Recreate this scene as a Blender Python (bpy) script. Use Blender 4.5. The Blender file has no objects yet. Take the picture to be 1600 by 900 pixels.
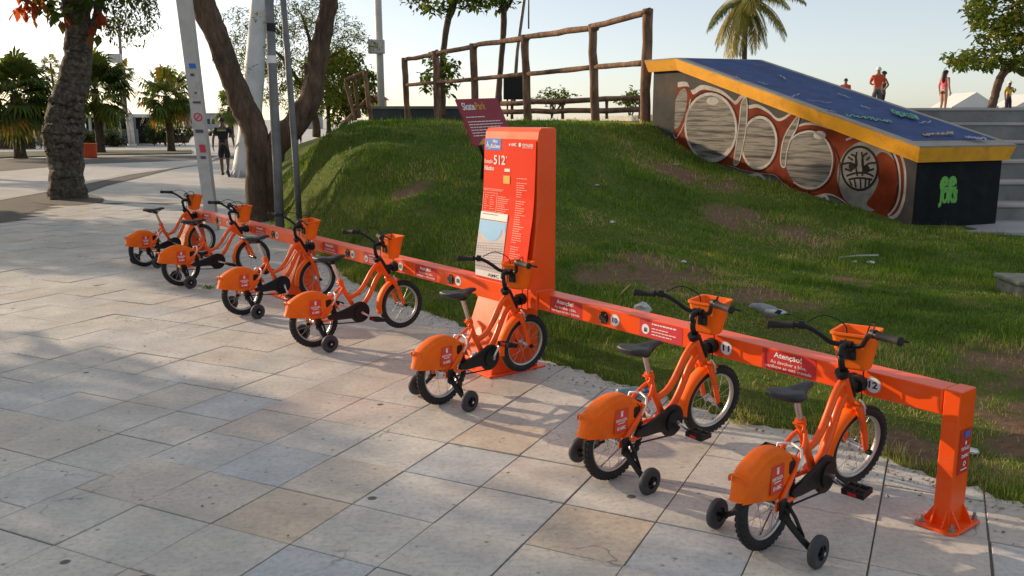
import bpy, bmesh, math, random
import numpy as np
from mathutils import Matrix, Vector

SC = bpy.context.scene
COL = SC.collection
PI = math.pi
R = math.radians
random.seed(7)
RNG = np.random.default_rng(7)

# ------------------------------------------------------------------ camera
FPX, PITCH, CAMH = 1378.0, R(10.82), 1.6
cam_d = bpy.data.cameras.new('camera')
cam_d.sensor_width = 36.0
cam_d.lens = 36.0 * FPX / 1600.0
cam_d.clip_start = 0.05
cam_d.clip_end = 5000
cam = bpy.data.objects.new('camera', cam_d)
COL.objects.link(cam)
cam.location = (0, 0, CAMH)
cam.rotation_euler = (PI / 2 - PITCH, 0, 0)
SC.camera = cam

# ------------------------------------------------------------------ sky, sun, exposure
SUN_AZ, SUN_EL = R(147), R(16)          # azimuth counted from +X, counter-clockwise
world = bpy.data.worlds.new('World')
SC.world = world
world.use_nodes = True
wn = world.node_tree
sky = wn.nodes.new('ShaderNodeTexSky')
sky.sky_type = 'NISHITA'
sky.sun_disc = False
sky.sun_elevation = SUN_EL
sky.sun_rotation = PI / 2 - SUN_AZ
sky.altitude = 0
sky.air_density = 0.6
sky.dust_density = 1.0
sky.ozone_density = 0.4
veil = wn.nodes.new('ShaderNodeMix')          # even humid haze over the whole sky
veil.data_type = 'RGBA'
veil.inputs[0].default_value = 0.3
veil.inputs[7].default_value = (7.25, 6.95, 5.95, 1)
wn.links.new(sky.outputs[0], veil.inputs[6])
wn.links.new(veil.outputs[2], wn.nodes['Background'].inputs[0])
wn.nodes['Background'].inputs[1].default_value = 0.15
sun_d = bpy.data.lights.new('sun', 'SUN')
sun_d.energy = 5.0
sun_d.angle = R(0.6)
sun_d.color = (1.0, 0.75, 0.50)
sun = bpy.data.objects.new('sun', sun_d)
COL.objects.link(sun)
sv = Vector((math.cos(SUN_AZ) * math.cos(SUN_EL), math.sin(SUN_AZ) * math.cos(SUN_EL), math.sin(SUN_EL)))
sun.rotation_euler = sv.to_track_quat('Z', 'Y').to_euler()
sun.location = sv * 60
SC.view_settings.view_transform = 'Standard'
SC.view_settings.look = 'None'
SC.view_settings.gamma = 1.0
SC.view_settings.exposure = 0.15
SC.view_settings.use_curve_mapping = False


# ------------------------------------------------------------------ measuring helpers
def ray(px, py):
    u, w = (px - 800) / FPX, -(py - 450) / FPX
    c, s = math.cos(PITCH), math.sin(PITCH)
    return np.array([u, c + w * s, -s + w * c])


def at(px, py, Y):
    r = ray(px, py)
    return Vector((0, 0, CAMH)) + Vector(r * (Y / r[1]))


def gnd(px, py, z=0.0):
    r = ray(px, py)
    return Vector((0, 0, CAMH)) + Vector(r * ((z - CAMH) / r[2]))


def toplane(px, py, p0, n):
    r = Vector(ray(px, py))
    o = Vector((0, 0, CAMH))
    return o + r * ((p0 - o).dot(n) / r.dot(n))


def project(P):
    P = np.asarray(P, float) - np.array([0, 0, CAMH])
    c, s = math.cos(PITCH), math.sin(PITCH)
    d = P[..., 1] * c - P[..., 2] * s
    up = P[..., 1] * s + P[..., 2] * c
    return np.stack([800 + FPX * P[..., 0] / d, 450 - FPX * up / d, d], -1)


def sm(x, a, b):
    t = np.clip((x - a) / (b - a), 0, 1)
    return t * t * (3 - 2 * t)


# ------------------------------------------------------------------ materials
def lin(r, g, b):
    f = lambda c: (c / 255 / 12.92) if c / 255 <= .04045 else ((c / 255 + .055) / 1.055) ** 2.4
    return (f(r), f(g), f(b), 1)


def nd(nt, typ, **kw):
    n = nt.nodes.new('ShaderNode' + typ)
    for k, v in kw.items():
        if k.startswith('i_'):
            key = k[2:]
            key = int(key) if key.isdigit() else key.replace('_', ' ')
            n.inputs[key].default_value = v
        else:
            setattr(n, k, v)
    return n


def ramp(nt, fac, stops, interp='LINEAR'):
    n = nt.nodes.new('ShaderNodeValToRGB')
    n.color_ramp.interpolation = interp
    while len(n.color_ramp.elements) < len(stops):
        n.color_ramp.elements.new(0.5)
    for e, (p, c) in zip(n.color_ramp.elements, stops):
        e.position = p
        e.color = c if len(c) == 4 else (*c, 1)
    nt.links.new(fac, n.inputs[0])
    return n.outputs[0]


def mixc(nt, fac, a, b, mode='MIX'):
    n = nt.nodes.new('ShaderNodeMix')
    n.data_type = 'RGBA'
    n.blend_type = mode
    for sock, val in ((n.inputs[0], fac), (n.inputs[6], a), (n.inputs[7], b)):
        if isinstance(val, (int, float)):
            sock.default_value = val
        elif isinstance(val, (tuple, list)):
            sock.default_value = val if len(val) == 4 else (*val, 1)
        else:
            nt.links.new(val, sock)
    return n.outputs[2]


def coords(nt, scale=1.0, kind='Object'):
    tc = nt.nodes.new('ShaderNodeTexCoord')
    mp = nt.nodes.new('ShaderNodeMapping')
    mp.inputs['Scale'].default_value = (scale, scale, scale) if not isinstance(scale, tuple) else scale
    nt.links.new(tc.outputs[kind], mp.inputs[0])
    return mp.outputs[0]


def noise(nt, vec, scale, detail=5, rough=.55, dist=0):
    n = nd(nt, 'TexNoise', i_Scale=scale, i_Detail=detail, i_Roughness=rough, i_Distortion=dist)
    nt.links.new(vec, n.inputs['Vector'])
    return n.outputs[0]


def worldpos(nt):
    g = nt.nodes.new('ShaderNodeNewGeometry')
    return g.outputs['Position']


def newmat(name):
    m = bpy.data.materials.new(name)
    m.use_nodes = True
    nt = m.node_tree
    return m, nt, nt.nodes['Principled BSDF']


def bump(nt, b, h, strength=.3, dist=.01):
    n = nd(nt, 'Bump', i_Strength=strength, i_Distance=dist)
    nt.links.new(h, n.inputs['Height'])
    nt.links.new(n.outputs[0], b.inputs['Normal'])


def simple(name, col, rough=.5, metal=0., var=.12, scale=12., bmp=0., bscale=60., spec=.5, coat=0., dirt=None, dscale=6., scuff=0.):
    m, nt, b = newmat(name)
    b.inputs['Roughness'].default_value = rough
    b.inputs['Metallic'].default_value = metal
    b.inputs['Specular IOR Level'].default_value = spec
    if coat:
        b.inputs['Coat Weight'].default_value = coat
        b.inputs['Coat Roughness'].default_value = .12
    vec = coords(nt)
    c = col if len(col) == 4 else (*col, 1)
    lo = tuple(x * (1 - var) for x in c[:3]) + (1,)
    hi = tuple(min(1, x * (1 + var)) for x in c[:3]) + (1,)
    n1 = noise(nt, vec, scale)
    out = ramp(nt, n1, [(.3, lo), (.7, hi)])
    if dirt:
        n2 = noise(nt, vec, dscale, 8, .7)
        f = ramp(nt, n2, [(.52, (0, 0, 0, 1)), (.72, (1, 1, 1, 1))])
        mul = nd(nt, 'Math', operation='MULTIPLY')
        nt.links.new(f, mul.inputs[0])
        mul.inputs[1].default_value = dirt[3] if len(dirt) == 4 else .5
        out = mixc(nt, mul.outputs[0], out, (*dirt[:3], 1))
    if scuff:
        mp = nd(nt, 'Mapping')
        mp.inputs['Scale'].default_value = (3, 9, 9)
        nt.links.new(vec, mp.inputs[0])
        n3 = noise(nt, mp.outputs[0], 9, 9, .75, .5)
        out = mixc(nt, ramp(nt, n3, [(.66, (0, 0, 0, 1)), (.70, (scuff, scuff, scuff, 1))]), out, (.16, .10, .08, 1))
        n4 = noise(nt, mp.outputs[0], 2.2, 6, .7)
        out = mixc(nt, ramp(nt, n4, [(.5, (0, 0, 0, 1)), (.75, (.35, .35, .35, 1))]), out, mixc(nt, .5, out, (.55, .30, .18, 1)))
    nt.links.new(out, b.inputs['Base Color'])
    rr = nd(nt, 'MapRange')
    rr.inputs[3].default_value = max(.02, rough - .08)
    rr.inputs[4].default_value = min(1, rough + .12)
    nt.links.new(noise(nt, vec, scale * 2.3), rr.inputs[0])
    nt.links.new(rr.outputs[0], b.inputs['Roughness'])
    if bmp:
        bump(nt, b, noise(nt, vec, bscale, 6), bmp, .01)
    return m


def foliage(name, stops, transl=.35, rough=.5):
    m, nt, b = newmat(name)
    at_ = nd(nt, 'Attribute', attribute_name='tint')
    c = ramp(nt, at_.outputs['Fac'], stops)
    nt.links.new(c, b.inputs['Base Color'])
    b.inputs['Roughness'].default_value = rough
    b.inputs['Specular IOR Level'].default_value = .35
    tr = nd(nt, 'BsdfTranslucent')
    nt.links.new(mixc(nt, 1.0, c, (1.25, 1.15, .5, 1), 'MULTIPLY'), tr.inputs[0])
    mx = nd(nt, 'MixShader')
    mx.inputs[0].default_value = transl
    nt.links.new(b.outputs[0], mx.inputs[1])
    nt.links.new(tr.outputs[0], mx.inputs[2])
    nt.links.new(mx.outputs[0], nt.nodes['Material Output'].inputs[0])
    return m


M = {}
M['paint'] = simple('orange_paint', (.92, .105, .004), .33, var=.08, scale=5, spec=.35, coat=.08, dirt=(.42, .06, .015, .55), dscale=13, scuff=.5)
M['rackpaint'] = simple('orange_rack_paint', (.90, .086, .002), .33, var=.05, scale=3, spec=.4, coat=.1, dirt=(.60, .10, .01, .4), dscale=5, scuff=.6)
M['plastic'] = simple('orange_plastic', (.88, .145, .003), .5, var=.10, scale=9, spec=.22, dirt=(.55, .11, .02, .5), dscale=14, scuff=.4)
M['rubber'] = simple('black_rubber', (.012, .012, .013), .75, var=.3, scale=30, bmp=.2, bscale=90, dirt=(.05, .045, .04, .5))
M['blackplastic'] = simple('black_plastic', (.009, .009, .010), .45, var=.2, scale=20, bmp=.05, spec=.3, dirt=(.022, .021, .02, .4))
M['saddle'] = simple('saddle_vinyl', (.016, .017, .022), .48, var=.25, scale=14, bmp=.15, bscale=160, dirt=(.05, .048, .045, .35))
M['steel'] = simple('bright_steel', (.62, .63, .65), .25, metal=1, var=.1)
M['spokesteel'] = simple('spoke_steel', (.45, .45, .45), .35, metal=.9, var=.08)
M['rim'] = simple('rim_aluminium', (.50, .50, .49), .38, metal=.8, var=.1)
M['greywheel'] = simple('grey_black_tyre', (.030, .036, .044), .6, var=.25, scale=16, dirt=(.08, .08, .08, .5))
M['redlens'] = simple('red_reflector', (.5, .01, .01), .2, var=.1)
M['stickred'] = simple('red_sticker', (.52, .022, .022), .4, var=.06)
M['stickred2'] = simple('pink_red_sticker', (.60, .035, .05), .42, var=.06)
M['white'] = simple('white_print', (.78, .78, .76), .5, var=.04)
M['navy'] = simple('navy_print', (.006, .02, .13), .5, var=.05)
M['blueprint'] = simple('blue_print', (.02, .16, .62), .5, var=.05)
M['mapsea'] = simple('map_sea_print', (.22, .52, .82), .5, var=.03)
M['darkprint'] = simple('dark_print', (.08, .07, .09), .5, var=.05)
M['yellowprint'] = simple('yellow_print', (.75, .42, .03), .5, var=.05)
M['kioskred'] = simple('kiosk_print_red', (.86, .036, .004), .6, var=.04, scale=3, spec=.12)
M['palepink'] = simple('pale_pink_print', (.86, .42, .34), .5, var=.05)
M['boltsteel'] = simple('weathered_bolt', (.35, .34, .33), .4, metal=.8, var=.2)


# ------------------------------------------------------------------ mesh builder
class MB:
    def __init__(s):
        s.v, s.f, s.sm = [], [], []

    def add(s, V, F, smooth=False, T=None):
        o = len(s.v)
        if T is not None:
            V = [T @ Vector(v) for v in V]
        s.v += [tuple(v) for v in V]
        s.f += [tuple(i + o for i in f) for f in F]
        s.sm += [smooth] * len(F)
        return s

    def box(s, c, d, T=None, ch=0.0, rot=None):
        hx, hy, hz = d[0] / 2, d[1] / 2, d[2] / 2
        c = Vector(c)
        pts = []
        for x in (-1, 1):
            for y in (-1, 1):
                for z in (-1, 1):
                    if ch:
                        pts += [(x * (hx - ch), y * (hy - ch), z * hz), (x * (hx - ch), y * hy, z * (hz - ch)), (x * hx, y * (hy - ch), z * (hz - ch))]
                    else:
                        pts.append((x * hx, y * hy, z * hz))
        if rot is not None:
            pts = [rot @ Vector(p) for p in pts]
        pts = [Vector(p) + c for p in pts]
        return s.hull(pts, T)

    def hull(s, pts, T=None, smooth=False):
        bm = bmesh.new()
        for p in pts:
            bm.verts.new(p)
        r = bmesh.ops.convex_hull(bm, input=bm.verts)
        bmesh.ops.delete(bm, geom=[g for g in r['geom_unused'] if isinstance(g, bmesh.types.BMVert)], context='VERTS')
        bmesh.ops.dissolve_limit(bm, angle_limit=.01, verts=bm.verts, edges=bm.edges)
        bm.verts.index_update()
        V = [v.co.copy() for v in bm.verts]
        F = [[v.index for v in f.verts] for f in bm.faces]
        bm.free()
        return s.add(V, F, smooth, T)

    def tube(s, pts, rad, n=8, closed=False, cap=True, T=None, flat=None, up=None, smooth=True):
        pts = [Vector(p) for p in pts]
        k = len(pts)
        if not hasattr(rad, '__len__'):
            rad = [rad] * k
        V, F = [], []
        prev = None
        for i, p in enumerate(pts):
            if closed:
                t = (pts[(i + 1) % k] - pts[i - 1])
            else:
                t = pts[min(i + 1, k - 1)] - pts[max(i - 1, 0)]
            t.normalize()
            if prev is None:
                a = Vector(up) if up is not None else (Vector((0, 0, 1)) if abs(t.z) < .9 else Vector((1, 0, 0)))
            else:
                a = prev
            a = (a - t * a.dot(t)).normalized()
            b = t.cross(a)
            prev = a
            for j in range(n):
                w = 2 * PI * j / n
                ca, cb = math.cos(w), math.sin(w)
                if flat:
                    ca *= flat[0]
                    cb *= flat[1]
                V.append(p + (a * ca + b * cb) * rad[i])
        m = k if closed else k - 1
        for i in range(m):
            for j in range(n):
                i2, j2 = (i + 1) % k, (j + 1) % n
                F.append((i * n + j, i * n + j2, i2 * n + j2, i2 * n + j))
        if cap and not closed:
            F.append(tuple(range(n - 1, -1, -1)))
            F.append(tuple((k - 1) * n + j for j in range(n)))
        return s.add(V, F, smooth, T)

    def cyl(s, p0, p1, r, n=14, r1=None, T=None):
        return s.tube([p0, p1], [r, r if r1 is None else r1], n, T=T, smooth=False) if n < 8 else s._cyl(p0, p1, r, n, r1, T)

    def _cyl(s, p0, p1, r, n, r1, T):
        m = MB()
        m.tube([p0, p1], [r, r if r1 is None else r1], n, T=T)
        m.sm[-1] = m.sm[-2] = False
        return s.add(m.v, m.f[:-2], True).add(m.v, m.f[-2:], False)

    def prism(s, poly, h0, h1, axes=((1, 0, 0), (0, 0, 1), (0, 1, 0)), org=(0, 0, 0), T=None, ch=0.0):
        ax, ay, az = [Vector(a) for a in axes]
        o = Vector(org)
        n = len(poly)
        P = np.array(poly, float)
        area = sum(P[i][0] * P[(i + 1) % n][1] - P[(i + 1) % n][0] * P[i][1] for i in range(n))
        if area < 0:
            P = P[::-1]
        Q = P
        if ch:
            Q = []
            for i in range(n):
                a, b, c = P[i - 1], P[i], P[(i + 1) % n]
                e1 = (b - a) / (np.linalg.norm(b - a) + 1e-9)
                e2 = (c - b) / (np.linalg.norm(c - b) + 1e-9)
                nn = np.array([-e1[1] - e2[1], e1[0] + e2[0]])
                nn /= np.linalg.norm(nn) + 1e-9
                Q.append(b + nn * ch)
            Q = np.array(Q)
        V, F = [], []
        lay = [(P, h0), (P, h1)] if not ch else [(Q, h0), (P, h0 + ch * np.sign(h1 - h0)), (P, h1 - ch * np.sign(h1 - h0)), (Q, h1)]
        for q, h in lay:
            for p in q:
                V.append(o + ax * p[0] + ay * p[1] + az * h)
        for l in range(len(lay) - 1):
            for i in range(n):
                j = (i + 1) % n
                F.append((l * n + i, l * n + j, (l + 1) * n + j, (l + 1) * n + i))
        F.append(tuple(range(n - 1, -1, -1)))
        F.append(tuple((len(lay) - 1) * n + i for i in range(n)))
        return s.add(V, F, False, T)

    def build(s, name, mat, parent=None, fixn=True):
        me = bpy.data.meshes.new(name)
        me.from_pydata(s.v, [], s.f)
        me.polygons.foreach_set('use_smooth', s.sm)
        if fixn:
            bm = bmesh.new()
            bm.from_mesh(me)
            bmesh.ops.recalc_face_normals(bm, faces=bm.faces)
            bm.to_mesh(me)
            bm.free()
        me.update()
        return link(name, me, mat, parent)


def link(name, me, mat=None, parent=None):
    o = bpy.data.objects.new(name, me)
    COL.objects.link(o)
    if mat is not None:
        me.materials.append(M[mat] if isinstance(mat, str) else mat)
    if parent is not None:
        o.parent = parent
    return o


def empty(name, loc=(0, 0, 0), rz=0.0):
    o = bpy.data.objects.new(name, None)
    COL.objects.link(o)
    o.empty_display_size = .2
    o.location = loc
    o.rotation_euler = (0, 0, rz)
    return o


def tag(o, label=None, cat=None, group=None, kind=None):
    if label:
        o['label'] = label
    if cat:
        o['category'] = cat
    if group:
        o['group'] = group
    if kind:
        o['kind'] = kind
    return o


def copy_tree(o, parent=None):
    c = o.copy()
    COL.objects.link(c)
    c.parent = parent
    for ch in list(o.children):
        copy_tree(ch, c)
    return c


def mesh_np(name, V, F, mat, parent=None, tint=None, smooth=False):
    """V (n,3) float, F (m,k) int; one attribute value for each face if given"""
    V = np.ascontiguousarray(V, np.float32)
    F = np.ascontiguousarray(F, np.int32)
    me = bpy.data.meshes.new(name)
    m, k = F.shape
    me.vertices.add(len(V))
    me.vertices.foreach_set('co', V.ravel())
    me.loops.add(m * k)
    me.loops.foreach_set('vertex_index', F.ravel())
    me.polygons.add(m)
    me.polygons.foreach_set('loop_start', np.arange(0, m * k, k, dtype=np.int32))
    me.polygons.foreach_set('loop_total', np.full(m, k, np.int32))
    if smooth:
        me.polygons.foreach_set('use_smooth', np.ones(m, bool))
    me.update(calc_edges=True)
    if tint is not None:
        a = me.attributes.new('tint', 'FLOAT', 'FACE')
        a.data.foreach_set('value', np.ascontiguousarray(tint, np.float32))
    return link(name, me, mat, parent)


_txt = {}


def text_geo(s, bold=.0):
    key = (s, bold)
    if key not in _txt:
        cu = bpy.data.curves.new('t', 'FONT')
        cu.body = s
        cu.size = 1
        cu.align_x = 'CENTER'
        cu.align_y = 'CENTER'
        cu.resolution_u = 3
        cu.offset = bold
        cu.fill_mode = 'FRONT'
        ob = bpy.data.objects.new('t', cu)
        COL.objects.link(ob)
        bpy.context.view_layer.update()
        me = bpy.data.meshes.new_from_object(ob.evaluated_get(bpy.context.evaluated_depsgraph_get()))
        _txt[key] = ([v.co.copy() for v in me.vertices], [tuple(p.vertices) for p in me.polygons])
        bpy.data.objects.remove(ob)
        bpy.data.curves.remove(cu)
        bpy.data.meshes.remove(me)
    return _txt[key]


def fit_text(mb, s, w, h, T, bold=0.0):
    """writes s into a w by h box centred on T's origin (plane XY of T)"""
    V, F = text_geo(s, bold)
    if not V:
        return
    a = np.array([tuple(v) for v in V])
    lo, hi = a.min(0), a.max(0)
    c = (lo + hi) / 2
    k = min(w / (hi[0] - lo[0]), h / (hi[1] - lo[1])) if h else w / (hi[0] - lo[0])
    kx = k if not h else w / (hi[0] - lo[0])
    ky = k if not h else h / (hi[1] - lo[1])
    mb.add([T @ Vector(((x - c[0]) * kx, (y - c[1]) * ky, 0)) for x, y, z in a], F)


def rect(mb, w, h, T, r=0.0, n=5):
    if not r:
        pts = [(-w / 2, -h / 2), (w / 2, -h / 2), (w / 2, h / 2), (-w / 2, h / 2)]
    else:
        pts = []
        for cx, cy, a0 in ((1, -1, -90), (1, 1, 0), (-1, 1, 90), (-1, -1, 180)):
            for k in range(n + 1):
                a = R(a0 + 90 * k / n)
                pts.append((cx * (w / 2 - r) + r * math.cos(a), cy * (h / 2 - r) + r * math.sin(a)))
    mb.add([T @ Vector((x, y, 0)) for x, y in pts], [tuple(range(len(pts)))])


def disc(mb, rx, ry, T, n=28):
    mb.add([T @ Vector((rx * math.cos(2 * PI * k / n), ry * math.sin(2 * PI * k / n), 0)) for k in range(n)], [tuple(range(n))])


def ring(mb, r0, r1, T, n=28, ky=1.0, a0=0.0, a1=2 * PI):
    full = abs(a1 - a0 - 2 * PI) < 1e-6
    V, F = [], []
    for k in range(n + 1):
        a = a0 + (a1 - a0) * k / n
        for r in (r0, r1):
            V.append(T @ Vector((r * math.cos(a), r * ky * math.sin(a), 0)))
    for k in range(n):
        F.append((2 * k, 2 * k + 1, 2 * k + 3, 2 * k + 2))
    mb.add(V, F)


def ribbon(mb, pts, w, T):
    pts = [Vector((p[0], p[1], 0)) for p in pts]
    V, F = [], []
    k = len(pts)
    for i, p in enumerate(pts):
        t = (pts[min(i + 1, k - 1)] - pts[max(i - 1, 0)])
        if t.length < 1e-9:
            t = Vector((1, 0, 0))
        t.normalize()
        nrm = Vector((-t.y, t.x, 0)) * (w / 2)
        V += [T @ (p - nrm), T @ (p + nrm)]
    for i in range(k - 1):
        F.append((2 * i, 2 * i + 1, 2 * i + 3, 2 * i + 2))
    mb.add(V, F)


def smoothline(pts, n=6, closed=False):
    """Catmull-Rom through pts"""
    P = [np.array(p, float) for p in pts]
    out = []
    k = len(P)
    rng = range(k) if closed else range(k - 1)
    for i in rng:
        if closed:
            p0, p1, p2, p3 = P[i - 1], P[i], P[(i + 1) % k], P[(i + 2) % k]
        else:
            p0, p1, p2, p3 = P[max(i - 1, 0)], P[i], P[i + 1], P[min(i + 2, k - 1)]
        for j in range(n):
            t = j / n
            out.append(.5 * (2 * p1 + (p2 - p0) * t + (2 * p0 - 5 * p1 + 4 * p2 - p3) * t * t + (3 * p1 - p0 - 3 * p2 + p3) * t ** 3))
    if not closed:
        out.append(P[-1])
    return [tuple(p) for p in out]


def frame(o, x, y):
    """matrix with plane axes x (right) and y (up) at point o"""
    x, y = Vector(x).normalized(), Vector(y).normalized()
    z = x.cross(y).normalized()
    return Matrix(((x.x, y.x, z.x, o[0]), (x.y, y.y, z.y, o[1]), (x.z, y.z, z.z, o[2]), (0, 0, 0, 1)))


# ================================================================== THE SETTING
def m_paver(name, kind, obj_random=True):
    m, nt, b = newmat(name)
    if obj_random:
        rnd = nt.nodes.new('ShaderNodeObjectInfo').outputs['Random']
    else:
        rnd = nt.nodes.new('ShaderNodeNewGeometry').outputs['Random Per Island']
    stops = {'mix': [(0, (0.541, 0.531, 0.504)), (.18, (0.578, 0.562, 0.525)), (.36, (0.548, 0.540, 0.519)), (.5, (0.573, 0.545, 0.495)), (.62, (0.550, 0.546, 0.534)), (.75, (0.566, 0.545, 0.508)), (.88, (0.552, 0.511, 0.458)), (.96, (0.516, 0.524, 0.528))],
             'blue': [(0, (0.479, 0.512, 0.537)), (.9, (0.500, 0.524, 0.549))],
             'tan': [(0, (0.539, 0.465, 0.375)), (.9, (0.562, 0.489, 0.402))],
             'pink': [(0, (0.561, 0.504, 0.463)), (.9, (0.569, 0.516, 0.483))]}[kind]
    base = ramp(nt, rnd, stops, 'CONSTANT' if kind == 'mix' else 'LINEAR')
    p = worldpos(nt)
    n1 = noise(nt, p, 3.2, 7, .62)
    c = mixc(nt, 1.0, base, ramp(nt, n1, [(.3, (.80, .80, .81)), (.7, (1.17, 1.16, 1.14))]), 'MULTIPLY')
    n2 = noise(nt, p, 38, 5, .7)
    c = mixc(nt, 1.0, c, ramp(nt, n2, [(.3, (.72, .72, .73)), (.5, (1.0, 1.0, 1.0)), (.75, (1.12, 1.12, 1.11))]), 'MULTIPLY')
    # streaky stone grain
    mp = nd(nt, 'Mapping')
    mp.inputs['Scale'].default_value = (4, 22, 4)
    mp.inputs['Rotation'].default_value = (0, 0, R(20))
    nt.links.new(p, mp.inputs[0])
    n3 = noise(nt, mp.outputs[0], 2.2, 6, .65, .6)
    c = mixc(nt, .16, c, mixc(nt, 1.0, c, ramp(nt, n3, [(.35, (.62, .62, .64)), (.62, (1.12, 1.11, 1.09))]), 'MULTIPLY'))
    # chewing gum and droppings
    vo = nd(nt, 'TexVoronoi', feature='F1', i_Scale=2.6, i_Randomness=1.0)
    nt.links.new(p, vo.inputs['Vector'])
    gum = ramp(nt, vo.outputs['Distance'], [(.045, (1, 1, 1, 1)), (.060, (0, 0, 0, 1))])
    vo2 = nd(nt, 'TexVoronoi', feature='F1', i_Scale=9.0, i_Randomness=1.0)
    nt.links.new(p, vo2.inputs['Vector'])
    gum2 = ramp(nt, vo2.outputs['Distance'], [(.05, (.7, .7, .7, 1)), (.11, (0, 0, 0, 1))])
    gf = nd(nt, 'Math', operation='MAXIMUM')
    nt.links.new(gum, gf.inputs[0])
    nt.links.new(gum2, gf.inputs[1])
    c = mixc(nt, gf.outputs[0], c, (.10, .098, .10, 1))
    # hairline cracks in a few places
    mpc = nd(nt, 'Mapping')
    nt.links.new(p, mpc.inputs[0])
    nz = nd(nt, 'TexNoise', i_Scale=2.0, i_Detail=4.0)
    nt.links.new(p, nz.inputs['Vector'])
    addv = nd(nt, 'VectorMath', operation='ADD')
    nt.links.new(mpc.outputs[0], addv.inputs[0])
    nt.links.new(nz.outputs['Color'], addv.inputs[1])
    vc = nd(nt, 'TexVoronoi', feature='DISTANCE_TO_EDGE', i_Scale=.9)
    nt.links.new(addv.outputs[0], vc.inputs['Vector'])
    crk = ramp(nt, vc.outputs['Distance'], [(.0, (1, 1, 1, 1)), (.006, (0, 0, 0, 1))])
    cm = nd(nt, 'Math', operation='MULTIPLY')
    nt.links.new(crk, cm.inputs[0])
    nt.links.new(ramp(nt, noise(nt, p, .9, 2), [(.52, (0, 0, 0, 1)), (.60, (.8, .8, .8, 1))]), cm.inputs[1])
    c = mixc(nt, cm.outputs[0], c, (.13, .125, .12, 1))
    # wide grime
    n4 = noise(nt, p, .75, 5, .6, .4)
    c = mixc(nt, ramp(nt, n4, [(.5, (0, 0, 0, 1)), (.78, (.55, .55, .55, 1))]), c, (.34, .335, .325, 1))
    nt.links.new(c, b.inputs['Base Color'])
    rr = nd(nt, 'MapRange')
    rr.inputs[3].default_value = .42
    rr.inputs[4].default_value = .75
    nt.links.new(n1, rr.inputs[0])
    nt.links.new(rr.outputs[0], b.inputs['Roughness'])
    b.inputs['Specular IOR Level'].default_value = .4
    bump(nt, b, n2, .45, .004)
    return m


for k in ('mix', 'blue', 'tan', 'pink'):
    M['paver_' + k] = m_paver('paver_stone_' + k, k)
M['paver_far'] = m_paver('paver_stone_far', 'mix', False)
M['joint'] = simple('joint_grit', (.10, .095, .085), .9, var=.3, scale=25, bmp=.3)


def m_plaza():
    m, nt, b = newmat('plaza_stone')
    p = worldpos(nt)
    mp = nd(nt, 'Mapping')
    mp.inputs['Rotation'].default_value = (0, 0, R(26))
    nt.links.new(p, mp.inputs[0])
    br = nd(nt, 'TexBrick', i_Scale=1.0)
    br.offset = .37
    br.inputs['Brick Width'].default_value = .8
    br.inputs['Row Height'].default_value = .4
    br.inputs['Mortar Size'].default_value = .008
    br.inputs['Color1'].default_value = (.44, .43, .41, 1)
    br.inputs['Color2'].default_value = (.54, .525, .50, 1)
    br.inputs['Mortar'].default_value = (.25, .245, .23, 1)
    nt.links.new(mp.outputs[0], br.inputs['Vector'])
    c = mixc(nt, 1.0, br.outputs[0], ramp(nt, noise(nt, p, .5, 6, .6), [(.3, (.82, .82, .82)), (.7, (1.1, 1.1, 1.09))]), 'MULTIPLY')
    nt.links.new(c, b.inputs['Base Color'])
    b.inputs['Roughness'].default_value = .6
    return m


M['plaza'] = m_plaza()
M['asphalt'] = simple('worn_asphalt', (.085, .084, .083), .85, var=.22, scale=3, bmp=.4, bscale=120)
M['kerbline'] = simple('pale_kerb', (.42, .41, .38), .7, var=.12, scale=4)

# ground sheet reaching the horizon
mb = MB()
mb.add([(-2500, -60, -.014), (2500, -60, -.014), (2500, 3500, -.014), (-2500, 3500, -.014)], [(0, 1, 2, 3)])
tag(mb.build('ground', 'plaza', fixn=False), kind='structure')


def sheet(name, pts, z, mat, kind='structure', th=.0):
    mb = MB()
    if th:
        mb.prism([(p[0], p[1]) for p in pts], z - th, z, axes=((1, 0, 0), (0, 1, 0), (0, 0, 1)))
        o = mb.build(name, mat)
    else:
        mb.add([(p[0], p[1], z) for p in pts], [tuple(range(len(pts)))])
        o = mb.build(name, mat, fixn=False)
    return tag(o, kind=kind)


lane_l = [gnd(*p) for p in ((-160, 342), (0, 311), (80, 297), (195, 273), (300, 258), (345, 244))]
lane_r = [gnd(*p) for p in ((-160, 392), (0, 346), (75, 323), (165, 290), (262, 266), (345, 249))]
sheet('cycle_path', lane_l + lane_r[::-1], -.0015, 'asphalt')
mb = MB()
ribbon(mb, [(p.x, p.y) for p in lane_l], .30, Matrix.Translation((0, 0, .004)))
tag(mb.build('kerb', 'kerbline', fixn=False), kind='structure')
sheet('road', [gnd(*p) for p in ((-200, 277), (0, 267), (130, 256), (420, 246), (420, 242), (120, 245), (0, 249), (-200, 255))], -.0075, 'asphalt')

# ---- stone pavers
TA = R(-26)
TB = Vector((math.cos(TA), math.sin(TA), 0))
TN = Vector((-math.sin(TA), math.cos(TA), 0))
T0 = gnd(452.5, 850)
TS = .402

EDGE = [(6.0, -1.2), (3.6, .9), (2.75, 2.2), (2.32, 3.1), (2.142, 3.451), (1.999, 3.701), (1.871, 3.862), (1.72, 4.15), (1.22, 4.60), (.75, 5.05), (.297, 5.655), (-.14, 6.3), (-.52, 6.95), (-.9, 7.45), (-1.45, 8.4), (-2.0, 9.5), (-2.55, 10.8), (-3.25, 12.4), (-4.0, 14.2), (-4.9, 16.5), (-5.9, 20), (-7.2, 25), (-8.6, 31), (-10, 38)]
FOOT = np.array(EDGE + [(-10, 46), (26, 46), (26, -1.2)])


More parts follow.
